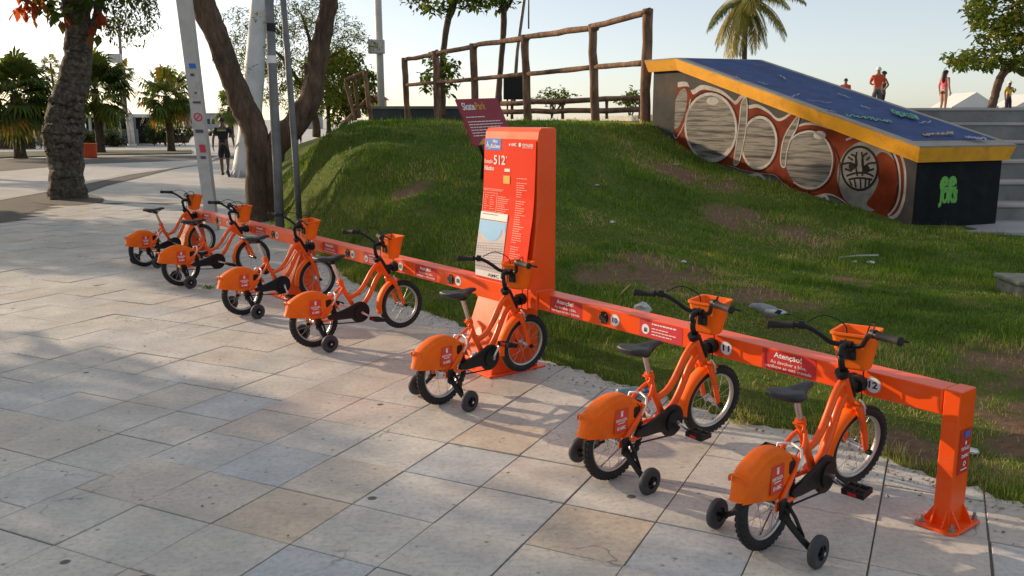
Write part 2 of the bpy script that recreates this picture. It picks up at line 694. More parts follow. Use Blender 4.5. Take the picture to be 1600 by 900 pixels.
def sdist(P, poly):
    """signed distance, positive inside"""
    P = np.asarray(P, float)
    d = np.full(len(P), 1e9)
    ins = np.zeros(len(P), bool)
    n = len(poly)
    for i in range(n):
        a, b = poly[i], poly[(i + 1) % n]
        ab = b - a
        t = np.clip(((P - a) @ ab) / (ab @ ab), 0, 1)
        d = np.minimum(d, np.linalg.norm(P - (a + t[:, None] * ab), axis=1))
        cond = ((a[1] > P[:, 1]) != (b[1] > P[:, 1])) & (P[:, 0] < (b[0] - a[0]) * (P[:, 1] - a[1]) / (b[1] - a[1] + 1e-12) + a[0])
        ins ^= cond
    return np.where(ins, d, -d)


lane_poly = np.array([(p.x, p.y) for p in lane_l + lane_r[::-1]])
tiles = []
for j in range(-8, 60):
    off = 0 if -2 <= j <= 9 else RNG.uniform(0, TS)
    for i in range(-60, 22):
        # rows keep one straight grid near the camera and shift further off
        o2 = 0.0 if i > -4 else .17
        c = T0 + TB * ((i + .5) * TS + (off if j > 9 else 0)) + TN * ((j + .5) * TS + o2 * (i <= -4))
        tiles.append((c.x, c.y, i, j))
tc = np.array([t[:2] for t in tiles])
keep = (tc[:, 1] > 1.7) & (tc[:, 1] < 17) & (sdist(tc, FOOT) < .32) & (sdist(tc, lane_poly) < -.2) & (tc[:, 0] > -.72 * tc[:, 1] - 1.6)
PAVE_OK = keep
pj = project(np.c_[tc, np.zeros(len(tc))])
inview = (pj[:, 0] > -25) & (pj[:, 0] < 1625) & (pj[:, 1] < 925)
size = np.where(inview, 1 / np.maximum(pj[:, 2], .5) ** 3, -pj[:, 2])
order = [k for k in np.argsort(-size) if keep[k]]
mb = MB()
mb.add([(-16, 1.2, -.005), (6, 1.2, -.005), (6, 5, -.005), (-2, 17.3, -.005), (-16, 17.3, -.005)], [(0, 1, 2, 3, 4)])
pave = tag(mb.build('pavement', 'joint', fixn=False), kind='structure')


def slab(mb, c, w, rz, dz=0.0, tilt=(0, 0), ch=.003):
    h = w / 2
    Rm = Matrix.Rotation(rz, 3, 'Z')
    V = []
    for s, z in ((h, -.03), (h, -ch), (h - ch, 0)):
        for x, y in ((-s, -s), (s, -s), (s, s), (-s, s)):
            q = Rm @ Vector((x, y, 0))
            V.append((c[0] + q.x, c[1] + q.y, z + dz + x * tilt[0] + y * tilt[1]))
    F = [(8, 9, 10, 11)]
    for l in (0, 4):
        for k in range(4):
            F.append((l + k, l + (k + 1) % 4, l + 4 + (k + 1) % 4, l + 4 + k))
    mb.add(V, F)


pm = {}
for k in ('mix', 'blue', 'tan', 'pink'):
    t_ = MB()
    slab(t_, (0, 0), TS - .0062, 0, ch=.0018)
    o_ = t_.build('paver', 'paver_' + k, fixn=False)
    pm[k] = o_.data
    bpy.data.objects.remove(o_)
special = {}
for px, py, kd in ((740, 735, 'blue'), (487, 723, 'blue'), (520, 870, 'blue'), (1090, 850, 'blue'), (615, 760, 'mix'), (905, 830, 'tan'), (760, 690, 'tan'), (500, 650, 'pink'), (575, 655, 'pink'), (490, 800, 'tan'), (345, 640, 'blue'), (1240, 800, 'mix'), (420, 720, 'blue')):
    g = gnd(px, py)
    special[int(np.argmin((tc[:, 0] - g.x) ** 2 + (tc[:, 1] - g.y) ** 2))] = kd
for n_, k in enumerate(order[:300]):
    o = bpy.data.objects.new('paver', pm[special.get(int(k), 'mix')])
    COL.objects.link(o)
    o.parent = pave
    o.location = (tc[k, 0], tc[k, 1], RNG.uniform(-.0035, .002))
    o.rotation_euler = (RNG.normal(0, .004), RNG.normal(0, .004), TA + RNG.normal(0, .002))
mb = MB()
for k in order[300:]:
    slab(mb, tc[k], TS - .0062 - (.0 if RNG.random() > .2 else .01), TA + RNG.normal(0, .003), RNG.uniform(-.003, .003), (RNG.normal(0, .003), RNG.normal(0, .003)))
tag(mb.build('distant_pavers', 'paver_far', pave, fixn=False), kind='stuff')

# ---- grass mound
ctrl = [(x, y, 0.0) for x, y in EDGE[1:19]]
for px, py, d in ((600, 190, 13.5), (680, 189, 13.5), (750, 188, 13.8), (830, 188, 14.5), (900, 189, 15.2), (960, 189, 16.2), (1000, 191, 17.2),
                  (560, 196, 13.6), (520, 210, 13.6), (480, 233, 13.4), (700, 340, 9.6), (620, 330, 9.6), (800, 330, 9.8), (900, 395, 8.6), (900, 300, 11.2), (980, 300, 11.8), (1000, 250, 14.2), (1060, 330, 11.5), (1150, 420, 9.0), (1300, 450, 8.3),
                  (1035, 232, 15.9), (1200, 292, 13.9), (1330, 333, 12.6), (1405, 356, 11.9), (500, 300, 11.0), (560, 300, 11.0)):
    p = at(px, py, d)
    ctrl.append(tuple(p))
for px, py in ((545, 205), (510, 218), (475, 245)):
    for d in (16.5, 20, 25):
        ctrl.append(tuple(at(px, py, d)))
ctrl += [(2.6, 4.0, .02), (4, 4, .03), (4, 7, .02), (6, 7, .03), (5, 9.5, 0), (7, 11.2, 0), (9, 11.5, 0), (9, 6, .02), (12, 8, 0), (12, 12, 0), (9, 15, 0), (14, 4, 0), (-3.0, 20, 1.6), (-4, 26, 1.6), (0, 20, 1.62), (0, 26, 1.6), (3, 20, 1.6), (4, 26, 1.6), (8, 22, 1.6), (10, 30, 1.6), (-4, 34, 1.6), (3, 34, 1.6), (-4.5, 16.5, .15), (-5.5, 20, .1), (-6.8, 25, .1)]
ctrl = np.array(ctrl)


def tps_fit(C, lam=.02):
    n = len(C)
    r = np.linalg.norm(C[:, None, :2] - C[None, :, :2], axis=2)
    K = np.where(r > 0, r * r * np.log(r + 1e-12), 0) + lam * np.eye(n)
    Pm = np.c_[np.ones(n), C[:, :2]]
    A = np.block([[K, Pm], [Pm.T, np.zeros((3, 3))]])
    return np.linalg.solve(A, np.r_[C[:, 2], 0, 0, 0])


W_ = tps_fit(ctrl)


def vnoise(x, y, seed=0):
    g = np.random.default_rng(seed).random((64, 64))
    xi, yi = np.floor(x).astype(int), np.floor(y).astype(int)
    fx, fy = x - xi, y - yi
    fx, fy = fx * fx * (3 - 2 * fx), fy * fy * (3 - 2 * fy)
    a = g[xi % 64, yi % 64] * (1 - fx) + g[(xi + 1) % 64, yi % 64] * fx
    b = g[xi % 64, (yi + 1) % 64] * (1 - fx) + g[(xi + 1) % 64, (yi + 1) % 64] * fx
    return a * (1 - fy) + b * fy


def hmound(x, y):
    x, y = np.asarray(x, float).ravel(), np.asarray(y, float).ravel()
    P = np.c_[x, y]
    r = np.linalg.norm(P[:, None] - ctrl[None, :, :2], axis=2)
    U = np.where(r > 0, r * r * np.log(r + 1e-12), 0)
    z = U @ W_[:-3] + np.c_[np.ones(len(P)), P] @ W_[-3:]
    s = sdist(P, FOOT) + (vnoise(x * 3, y * 3, 4) - .5) * .10 + (vnoise(x * 11, y * 11, 5) - .5) * .05
    z = np.clip(z, 0, 1.50) * sm(s, 0, .9) + .02 + (vnoise(x * 2.3, y * 2.3, 1) - .5) * .05 * sm(s, .1, .8) + (vnoise(x * 7, y * 7, 2) - .5) * .018
    return np.where(s < .06, -.07 + (z + .07) * sm(s, -.06, .06), z)


gx = np.r_[np.arange(-10, -5, .3), np.arange(-5, 4, .09), np.arange(4, 10, .16), np.arange(10, 22, .6)]
gy = np.r_[np.arange(0, 3, .3), np.arange(3, 9, .08), np.arange(9, 18, .14), np.arange(18, 44, .6)]
GX, GY = np.meshgrid(gx, gy)
Z = np.concatenate([hmound(GX[i], GY[i]) for i in range(len(gy))]).reshape(GX.shape)
nx_, ny_ = len(gx), len(gy)
idx = np.arange(nx_ * ny_).reshape(ny_, nx_)
F = np.stack([idx[:-1, :-1], idx[:-1, 1:], idx[1:, 1:], idx[1:, :-1]], -1).reshape(-1, 4)
zf = Z.ravel()[F].max(1)
F = F[zf > -.06]


def hit_mound(px, py):
    r = ray(px, py)
    t = np.arange(3.0, 22, .04)
    P = np.array([0, 0, CAMH])[None] + r[None] * (t / r[1])[:, None]
    h = hmound(P[:, 0], P[:, 1])
    k = np.argmax(P[:, 2] < h)
    return Vector(P[k])


SOIL = []
for px, py, rad in ((1040, 425, .55), (960, 430, .35), (1150, 345, .45), (1120, 285, .35), (1060, 268, .35), (1590, 575, .35), (1600, 640, .45), (1250, 365, .4), (1200, 470, .3), (640, 300, .2), (1420, 700, .12), (1330, 440, .2), (1580, 700, .1)):
    p = hit_mound(px, py)
    SOIL.append((p.x, p.y, rad))


def soil(x, y):
    s = np.zeros_like(x)
    for cx, cy, r in SOIL:
        d = np.hypot((x - cx) * .8, (y - cy) * .55)
        s = np.maximum(s, 1 - sm(d, r * .45, r * 1.25))
    n = vnoise(x * 3.1, y * 3.1, 8) * .55 + vnoise(x * 9, y * 9, 9) * .45
    return np.clip(s * 1.35 + (n - .60) * 2.6 * (.55 + s), 0, 1)


def m_soil():
    m, nt, b = newmat('mound_earth')
    a = nd(nt, 'Attribute', attribute_name='bare')
    p = worldpos(nt)
    g = ramp(nt, noise(nt, p, 14, 6, .7), [(.3, (.055, .085, .014)), (.7, (.11, .15, .03))])
    s = ramp(nt, noise(nt, p, 22, 7, .7), [(.3, (.10, .062, .040)), (.72, (.25, .165, .11))])
    nt.links.new(mixc(nt, a.outputs['Fac'], g, s), b.inputs['Base Color'])
    b.inputs['Roughness'].default_value = .95
    b.inputs['Specular IOR Level'].default_value = .1
    bump(nt, b, noise(nt, p, 45, 6, .7), .8, .02)
    return m


M['earth'] = m_soil()
mound = mesh_np('grass_mound', np.c_[GX.ravel(), GY.ravel(), Z.ravel()], F, 'earth', smooth=True)
a = mound.data.attributes.new('bare', 'FLOAT', 'POINT')
a.data.foreach_set('value', soil(GX.ravel(), GY.ravel()).astype(np.float32))
tag(mound, kind='structure')

M['grass'] = foliage('grass_blades', [(0, (.058, .125, .010)), (.3, (.115, .23, .016)), (.55, (.185, .325, .028)), (.75, (.27, .32, .045)), (.9, (.42, .36, .13)), (1, (.52, .44, .22))], .4, .6)


def blades(N, region, seed, hmin, hmax, wid, kx=1.0):
    r = np.random.default_rng(seed)
    x0, x1, y0, y1 = region
    # more blades near the viewer
    y = y0 * (y1 / y0) ** r.random(N)
    x = r.uniform(x0, x1, N)
    P = np.c_[x, y]
    s = sdist(P, FOOT)
    fr = np.abs(x) < .66 * y + 1.5
    ok = (s > -.02) & fr & (r.random(N) > soil(x, y) * .93)
    if seed == 7:
        ok &= (s < .13 + .1 * vnoise(x * 4, y * 4, 77)) & (vnoise(x * 2.2, y * 2.2, 78) > .35)
    else:
        ok &= (r.random(N) < .25 + .75 * sm(s, 0, .25))
    x, y = x[ok], y[ok]
    N = len(x)
    z = np.concatenate([hmound(x[i:i + 20000], y[i:i + 20000]) for i in range(0, N, 20000)])
    g = (z > -.02) & ~((y > 12.32 - .32 * (x - 5.0)) & (y > 11.15) & (x > 5.1))
    x, y, z = x[g], y[g], z[g]
    N = len(x)
    far = (y / 6) ** .55
    cl = vnoise(x * 1.7, y * 1.7, 21) * .55 + vnoise(x * 5, y * 5, 22) * .45
    h = r.uniform(hmin, hmax, N) * (.28 + 1.7 * cl ** 1.7) * far ** .6
    w = wid * r.uniform(.6, 1.3, N) * far
    az = r.uniform(0, 2 * PI, N)
    lean = r.uniform(.15, .95, N)
    d = np.c_[np.cos(az), np.sin(az)]
    sd = np.c_[-d[:, 1], d[:, 0]]
    B = np.c_[x, y, z - .006]
    V = np.empty((N, 5, 3))
    V[:, 0] = B
    V[:, 0, :2] -= sd * w[:, None] / 2
    V[:, 1] = B
    V[:, 1, :2] += sd * w[:, None] / 2
    Mid = B.copy()
    Mid[:, :2] += d * (h * lean * .35)[:, None]
    Mid[:, 2] += h * .62
    V[:, 2] = Mid
    V[:, 2, :2] += sd * w[:, None] * .38
    V[:, 3] = Mid
    V[:, 3, :2] -= sd * w[:, None] * .38
    V[:, 4] = B
    V[:, 4, :2] += d * (h * lean)[:, None]
    V[:, 4, 2] += h * (1.0 - .35 * lean)
    b0 = np.arange(N)[:, None] * 5
    Fq = np.concatenate([b0 + np.array([[0, 1, 2]]), b0 + np.array([[0, 2, 3]]), b0 + np.array([[3, 2, 4]])])
    dry = vnoise(x * .9, y * .9, 31) * .6 + vnoise(x * 3.3, y * 3.3, 32) * .4
    t = np.clip(.40 + (dry - .5) * 1.5 + r.normal(0, .22, N) + soil(x, y) * .5 + .25 * (1 - sm(sdist(np.c_[x, y], FOOT), 0, .4)), 0, 1)
    return V.reshape(-1, 3), Fq, np.tile(t, 3)


Vs, Fs, Ts, o_ = [], [], [], 0
for args in ((150000, (-4.5, 5.5, 3.2, 9.5), 3, .025, .060, .0042), (190000, (-6, 9, 6.0, 19), 4, .028, .062, .006), (26000, (-5, 6, 3.2, 16), 5, .06, .11, .005), (20000, (4, 12, 3.0, 12), 6, .03, .06, .006), (160000, (-3.4, 3.2, 3.0, 12), 7, .05, .10, .004)):
    V, F_, t = blades(args[0], *args[1:])
    Vs.append(V)
    Fs.append(F_ + o_)
    Ts.append(t)
    o_ += len(V)
gr = mesh_np('grass', np.concatenate(Vs), np.concatenate(Fs), 'grass', tint=np.concatenate(Ts))
tag(gr, 'short patchy lawn grass covering the mound behind the bike rack', 'grass', kind='stuff')

# ---- concrete pad and stairs right of the ramp
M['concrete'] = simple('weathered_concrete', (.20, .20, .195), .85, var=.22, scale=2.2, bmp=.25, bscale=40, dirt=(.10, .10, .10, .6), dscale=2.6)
M['treadconc_lit'] = simple('tread_concrete_lit', (.36, .355, .34), .8, var=.15, scale=2, bmp=.2, dirt=(.2, .2, .19, .4), dscale=3)  # lighter than the risers: sky light on the step tops painted in
M['padconc'] = simple('pad_concrete', (.34, .355, .375), .7, var=.1, scale=1.5, bmp=.1, dirt=(.2, .2, .21, .4), dscale=3)
sheet('concrete_pad', [(5.2, 12.25), (6.25, 11.9), (8.4, 11.45), (16, 11.2), (22, 11.3), (22, 14), (5.2, 14)], .105, 'padconc', th=.25)
mb = MB()
for k, (y0, zt, zb) in enumerate(((13.3, .30, -.1), (13.9, .60, .2), (14.5, .90, .5), (15.1, 1.20, .8), (15.7, 1.50, 1.1), (16.3, 1.76, 1.4))):
    pass
stairs = empty('concrete_stairs', (9, 13.3, 0))
tag(stairs, 'wide grey concrete bleacher steps rising to the right of the graffiti ramp', 'stairs')
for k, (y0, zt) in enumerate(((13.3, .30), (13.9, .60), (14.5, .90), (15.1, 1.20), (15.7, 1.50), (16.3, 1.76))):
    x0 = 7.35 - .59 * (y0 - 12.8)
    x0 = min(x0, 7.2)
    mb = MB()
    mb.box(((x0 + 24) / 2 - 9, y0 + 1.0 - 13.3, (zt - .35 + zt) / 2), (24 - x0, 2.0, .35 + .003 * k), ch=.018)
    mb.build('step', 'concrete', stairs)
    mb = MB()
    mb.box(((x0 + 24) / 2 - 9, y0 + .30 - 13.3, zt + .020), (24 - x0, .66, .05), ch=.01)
    mb.build('tread', 'treadconc_lit', stairs)
M['platform'] = simple('platform_concrete', (.33, .32, .30), .8, var=.12, scale=1)
sheet('platform', [(4.4, 18.0), (24, 18.0), (60, 40), (60, 75), (4, 75)], 1.745, 'platform', th=2.0)

# ---- graffiti ramp
M['rampblue'] = simple('ramp_blue_paint', (.012, .046, .17), .65, var=.25, scale=2.5, bmp=.08, bscale=70, spec=.25, dirt=(.09, .12, .18, .45), dscale=3.5)
M['rampedge'] = simple('ramp_edge_concrete', (.26, .25, .23), .75, var=.2, scale=6, bmp=.2, dirt=(.1, .1, .1, .5))
M['rampyellow'] = simple('ramp_yellow_paint', (.80, .36, .008), .5, var=.10, scale=4, bmp=.08, dirt=(.28, .10, .02, .5), dscale=3)


def m_rampwall():
    m, nt, b = newmat('ramp_wall_paint')
    p = worldpos(nt)
    n1 = noise(nt, p, 1.3, 6, .65)
    c = ramp(nt, n1, [(.3, (.035, .038, .042)), (.55, (.065, .06, .058)), (.75, (.13, .085, .062))])
    c = mixc(nt, ramp(nt, noise(nt, p, 7, 7, .75), [(.55, (0, 0, 0, 1)), (.75, (.5, .5, .5, 1))]), c, (.12, .118, .115, 1))
    nt.links.new(c, b.inputs['Base Color'])
    b.inputs['Roughness'].default_value = .8
    b.inputs['Specular IOR Level'].default_value = .15
    bump(nt, b, noise(nt, p, 30, 6), .3, .01)
    return m


M['rampwall'] = m_rampwall()
M['rampdark'] = simple('ramp_black_paint', (.007, .010, .013), .75, var=.35, scale=5, bmp=.15, spec=.15, dirt=(.025, .03, .033, .4), dscale=4)
RA, RB = at(1055, 92, 16.5), at(1437, 231, 12.0)
RD, RC = at(1190, 95, 17.04), at(1588, 228, 12.8)
RD.z = RA.z
RC.z = RB.z
RA0 = at(1007, 96, 17.2)
RA0.z = RA.z
RD0 = RD + (RA0 - RA)
ramp_o = empty('skate_ramp', (RB.x, RB.y, 0))
tag(ramp_o, 'sloping concrete skate ramp with blue deck, yellow border and graffiti side', 'skate ramp')


def local(p, o):
    return Vector(p) - Vector(o.location)


def inset(poly, d):
    n = len(poly)
    out = []
    for i in range(n):
        a, b, c = [Vector((q.x, q.y)) for q in (poly[i - 1], poly[i], poly[(i + 1) % n])]
        e1, e2 = (b - a).normalized(), (c - b).normalized()
        n1, n2 = Vector((-e1.y, e1.x)), Vector((-e2.y, e2.x))
        m = (n1 + n2)
        m = m / max(.2, (m.dot(m) / 2))
        out.append(b + m * d)
    return out


OUT = [RA0, RA, RB, RC, RD, RD0]
ar = sum(OUT[i].x * OUT[(i + 1) % 6].y - OUT[(i + 1) % 6].x * OUT[i].y for i in range(6))
sg = 1 if ar > 0 else -1
IN1 = [Vector((p.x, p.y, q.z)) for p, q in zip(inset(OUT, .05 * sg), OUT)]      # under edge of the border
INW = [Vector((p.x, p.y, q.z)) for p, q in zip(inset(OUT, .11 * sg), OUT)]      # walls
mb = MB()
V = [local(p, ramp_o) for p in OUT] + [local(p, ramp_o) - Vector((0, 0, .20)) for p in IN1]
F6 = [(i, (i + 1) % 6, (i + 1) % 6 + 6, i + 6) for i in range(6)] + [tuple(range(6, 12))]
mb.add(V, F6)
mb.build('border', 'rampyellow', ramp_o)
mb = MB()
top = [local(p, ramp_o) for p in OUT]
mb.add([p + Vector((0, 0, .002)) for p in top] + [p + Vector((0, 0, .022)) for p in top], [(6, 7, 10, 11), (7, 8, 9, 10)] + [(i, (i + 1) % 6, (i + 1) % 6 + 6, i + 6) for i in range(6)])
mb.build('coping', 'rampedge', ramp_o)


def lerp(a, b, t):
    return a + (b - a) * t


def deckpt(u, v, h=0.0):
    """u down the slope 0..1, v across from near to far 0..1"""
    return lerp(lerp(RA, RB, u), lerp(RD, RC, u), v) + Vector((0, 0, h))


mb = MB()
q = [local(deckpt(u, v, .027), ramp_o) for u, v in ((.01, .08), (.955, .08), (.955, .93), (.01, .93))]
qb = [p - Vector((0, 0, .012)) for p in q]
mb.add(q + qb, [(0, 1, 2, 3)] + [(i, (i + 1) % 4, (i + 1) % 4 + 4, i + 4) for i in range(4)])
mb.build('deck', 'rampblue', ramp_o)
mb = MB()
bot = [Vector((p.x, p.y, -.2)) for p in INW]
topw = [p - Vector((0, 0, .19)) for p in INW]
VV = [local(p, ramp_o) for p in bot + topw]
mb.add(VV, [(0, 1, 7, 6), (1, 2, 8, 7)])
mb.build('side_wall', 'rampwall', ramp_o)
mb = MB()
mb.add(VV, [(2, 3, 9, 8), (3, 4, 10, 9), (4, 5, 11, 10), (5, 0, 6, 11)])
mb.build('end_wall', 'rampdark', ramp_o)

# graffiti painted on the side wall (flat paint, a few millimetres of layers)
M['g_white'] = simple('graffiti_white', (.38, .365, .345), .6, var=.22, scale=6, dirt=(.22, .15, .11, .7), dscale=5, spec=.1)
M['g_orange'] = simple('graffiti_rust_orange', (.155, .024, .006), .75, var=.35, scale=4, dirt=(.10, .035, .02, .6), dscale=4, spec=.1)


def m_silver():
    m, nt, b = newmat('graffiti_silver')
    p = worldpos(nt)
    mp = nd(nt, 'Mapping')
    mp.inputs['Scale'].default_value = (.55, .55, 9)
    nt.links.new(p, mp.inputs[0])
    n = noise(nt, mp.outputs[0], 1.7, 4, .6, .35)
    c = ramp(nt, n, [(.34, (.03, .03, .03)), (.46, (.11, .105, .10)), (.55, (.23, .215, .19)), (.68, (.085, .08, .075))])
    nt.links.new(c, b.inputs['Base Color'])
    b.inputs['Roughness'].default_value = .7
    b.inputs['Specular IOR Level'].default_value = .15
    return m


M['g_silver'] = m_silver()
M['g_grey'] = simple('graffiti_grey', (.20, .195, .185), .6, var=.45, scale=3, dirt=(.07, .065, .06, .7), dscale=4, spec=.1)
M['g_black'] = simple('graffiti_black', (.008, .008, .010), .6, var=.2, spec=.1)
M['g_dark'] = simple('graffiti_dark_red', (.045, .012, .008), .8, var=.3, spec=.1)
M['g_bluegrey'] = simple('graffiti_blue_grey', (.10, .11, .13), .8, var=.4, scale=3, spec=.1, dirt=(.28, .28, .28, .6), dscale=3)
M['g_green'] = simple('graffiti_green', (.13, .42, .06), .6, var=.1)
M['g_teal'] = simple('graffiti_teal', (.06, .30, .22), .6, var=.15)
M['g_pale'] = simple('graffiti_pale_blue', (.22, .27, .36), .6, var=.2)
M['g_beige'] = simple('graffiti_beige', (.38, .25, .15), .6, var=.2)
wn_ = (Vector((INW[2].x - INW[1].x, INW[2].y - INW[1].y, 0))).normalized()
WX = wn_
WNORM = Vector((wn_.y, -wn_.x, 0))
if WNORM.dot(Vector((0, 0, 1.6)) - INW[1]) < 0:
    WNORM = -WNORM
WO = INW[1].copy()
WO.z = 0


def wc(cx, cy):
    """crop pixel of the ramp picture -> wall coordinates (along, up)"""
    p = toplane(1000 + cx / 2.667, 80 + cy / 2.667, WO, WNORM)
    d = p - WO
    return (d.dot(WX), p.z)


def wmat(layer):
    o = WO + WNORM * (.002 + .0016 * layer) - Vector(ramp_o.location)
    return frame(o, WX, (0, 0, 1))


def wpoly(mb, pts, layer, n=5, closed=True):
    q = [wc(*p) for p in (smoothline(pts, n, True) if n > 1 else pts)]
    T = wmat(layer)
    mb.add([T @ Vector((x, y, 0)) for x, y in q], [tuple(range(len(q)))])


def wline(mb, pts, w, layer, n=5, closed=False):
    q = [wc(*p) for p in smoothline(pts, n, closed)]
    if closed:
        q.append(q[0])
    ribbon(mb, q, w, wmat(layer))


def well(cx, cy, rx, ry, rot=0, n=30):
    c, s = math.cos(R(rot)), math.sin(R(rot))
    return [(cx + rx * math.cos(2 * PI * k / n) * c - ry * math.sin(2 * PI * k / n) * s, cy + rx * math.cos(2 * PI * k / n) * s + ry * math.sin(2 * PI * k / n) * c) for k in range(n)]


body = [(118, 400), (112, 300), (118, 215), (140, 160), (175, 148), (205, 150), (222, 180), (262, 160), (310, 168), (352, 185), (385, 212), (402, 222), (428, 195), (445, 200), (452, 238), (490, 235), (535, 258), (572, 290), (600, 285), (625, 268), (655, 250), (660, 285), (645, 318), (690, 308), (740, 310), (790, 325), (830, 325), (880, 322), (930, 335), (990, 352), (1040, 385), (1080, 430), (1098, 490), (1100, 560), (1092, 620), (1070, 670), (1035, 690), (960, 690), (890, 655), (830, 610), (780, 592), (720, 602), (650, 580), (600, 550), (560, 515), (500, 508), (430, 495), (380, 478), (330, 470), (250, 462), (180, 430)]
mb = MB()
wpoly(mb, [(x + (x - 600) * .020, y + (y - 430) * .060 - 3) for x, y in body], 0)
mb.build('graffiti_outline', 'g_white', ramp_o, fixn=False)
mb = MB()
wpoly(mb, body, 1)
mb.build('graffiti_fill', 'g_orange', ramp_o, fixn=False)
for e in (well(296, 318, 104, 138, -4), well(497, 382, 70, 105, 4), well(705, 455, 98, 118, -3)):
    mb = MB()
    wpoly(mb, e, 2, 1)
    mb.build('graffiti_letter', 'g_silver', ramp_o, fixn=False)
mb = MB()
wpoly(mb, well(950, 520, 128, 148, 0), 2, 1)
mb.build('graffiti_letter', 'g_grey', ramp_o, fixn=False)
mb = MB()
wpoly(mb, well(165, 240, 26, 88, 14), 2, 1)
mb.build('graffiti_letter', 'g_silver', ramp_o, fixn=False)
mb = MB()
wline(mb, well(296, 318, 106, 140, -4), .05, 3, 1, True)
wline(mb, well(497, 382, 72, 107, 4), .045, 3, 1, True)
wline(mb, [(620, 380), (660, 345), (720, 335), (775, 370), (803, 440), (790, 520), (745, 565), (690, 570), (640, 545)], .026, 3)
wline(mb, [(860, 370), (930, 348), (1010, 375), (1070, 450), (1085, 560), (1070, 640), (1035, 685)], .03, 3)
wline(mb, [(245, 440), (290, 452), (340, 440), (372, 405)], .03, 3)
wline(mb, [(425, 290), (437, 240), (430, 330), (415, 430)], .035, 3)
wline(mb, [(590, 440), (600, 380), (625, 330), (635, 310)], .035, 3)
wline(mb, [(140, 345), (155, 360), (190, 290), (212, 200)], .02, 3)
wpoly(mb, well(303, 208, 25, 16), 3, 1)
wpoly(mb, well(750, 350, 26, 18), 3, 1)
wline(mb, [(130, 425), (170, 438), (230, 470), (330, 480), (380, 500), (450, 520), (500, 515), (540, 560), (600, 590), (660, 605), (730, 628), (770, 600), (800, 640), (880, 660), (960, 700), (1060, 735)], .05, 3)
mb.build('graffiti_highlight', 'g_white', ramp_o, fixn=False)
for pts in ([(424, 218), (446, 198), (446, 300), (430, 400), (412, 465), (392, 468), (402, 390), (415, 300)], [(588, 468), (592, 400), (606, 350), (636, 300), (664, 268), (655, 320), (628, 372), (612, 430), (606, 482)]):
    mb = MB()
    wpoly(mb, pts, 4)
    mb.build('graffiti_letter', 'g_silver', ramp_o, fixn=False)
    mb = MB()
    wline(mb, pts, .022, 5, 5, True)
    mb.build('graffiti_highlight', 'g_white', ramp_o, fixn=False)
mb = MB()
for e in (well(296, 318, 116, 150, -4), well(497, 382, 82, 117, 4), well(705, 455, 110, 130, -3)):
    wline(mb, e[18:] + e[:9], .026, 2, 1)
wline(mb, [(812, 400), (835, 470), (828, 560), (842, 610)], .03, 2)
wline(mb, [(1030, 395), (1062, 450), (1078, 540), (1066, 620), (1040, 672)], .022, 4)
tag(mb.build('graffiti_shadow', 'g_dark', ramp_o, fixn=False), kind='stuff')
mb = MB()
wpoly(mb, [(128, 432), (200, 468), (300, 486), (400, 510), (480, 530), (540, 575), (640, 612), (740, 640), (830, 668), (930, 705), (1060, 745), (1085, 760), (1085, 730), (1040, 700), (960, 696), (880, 660), (820, 618), (740, 612), (650, 592), (590, 560), (540, 525), (450, 508), (330, 478), (230, 470)], -.5, 3)
mb.build('graffiti_ground_coat', 'g_bluegrey', ramp_o, fixn=False)
mb = MB()
wpoly(mb, [(985, 440), (1015, 420), (1055, 450), (1075, 500), (1070, 570), (1050, 640), (1020, 690), (975, 660), (945, 635), (975, 590), (995, 540), (985, 490)], 3)
mb.build('graffiti_smear', 'g_orange', ramp_o, fixn=False)
mb = MB()
wpoly(mb, well(917, 488, 73, 88), 4, 1)
mb.build('graffiti_face', 'g_grey', ramp_o, fixn=False)
mb = MB()
wline(mb, well(917, 488, 75, 90), .035, 5, 1, True)
for ln in ([(848, 470), (880, 465), (905, 480), (900, 440), (880, 430)], [(985, 465), (955, 468), (930, 485), (930, 440), (950, 425)], [(905, 420), (900, 470), (908, 520)], [(925, 420), (932, 470), (928, 520)], [(862, 520), (900, 508), (945, 508), (975, 522)], [(870, 535), (915, 528), (970, 535)], [(875, 540), (885, 560)], [(895, 535), (902, 568)], [(920, 532), (922, 572)], [(942, 535), (940, 568)], [(958, 537), (955, 558)], [(868, 440), (890, 455)], [(855, 490), (885, 500)], [(960, 440), (945, 455)], [(978, 490), (950, 500)]):
    wline(mb, ln, .030, 5, 3)
wpoly(mb, well(885, 480, 14, 16), 5, 1)
wpoly(mb, well(945, 490, 14, 16), 5, 1)
mb.build('graffiti_face_lines', 'g_black', ramp_o, fixn=False)
# green tag on the end wall
EX = Vector((INW[3].x - INW[2].x, INW[3].y - INW[2].y, 0)).normalized()
EN = Vector((EX.y, -EX.x, 0))
if EN.dot(Vector((0, 0, 1.6)) - INW[2]) < 0:
    EN = -EN
c1 = toplane(1000 + 1285 / 2.667, 80 + 555 / 2.667, INW[2], EN)
c2 = toplane(1000 + 1283 / 2.667, 80 + 612 / 2.667, INW[2], EN)
for nm, mt, bold, l in (('graffiti_tag', 'g_green', .075, 1),):
    mb = MB()
    fit_text(mb, 'ee', .34, .235, frame(c1 + EN * (.002 * l) - ramp_o.location, EX, (0, 0, 1)), bold)
    fit_text(mb, 'JUKS', .37, .25, frame(c2 + EN * (.002 * l) - ramp_o.location, EX, (0, 0, 1)), bold)
    mb.build(nm, mt, ramp_o, fixn=False)
# scribbles on the deck
DX = (RB - RA).normalized()
DV = (RD - RA)
DV = (DV - DX * DV.dot(DX)).normalized()
DN = DX.cross(DV).normalized()
if DN.z < 0:
    DN = -DN


def dcoord(px, py):
    p = toplane(px, py, deckpt(0, 0, .029), DN)
    d = p - RA
    return (d.dot(DX), d.dot(DV))


def dframe():
    return frame(deckpt(0, 0, .030) - ramp_o.location, DX, DV)


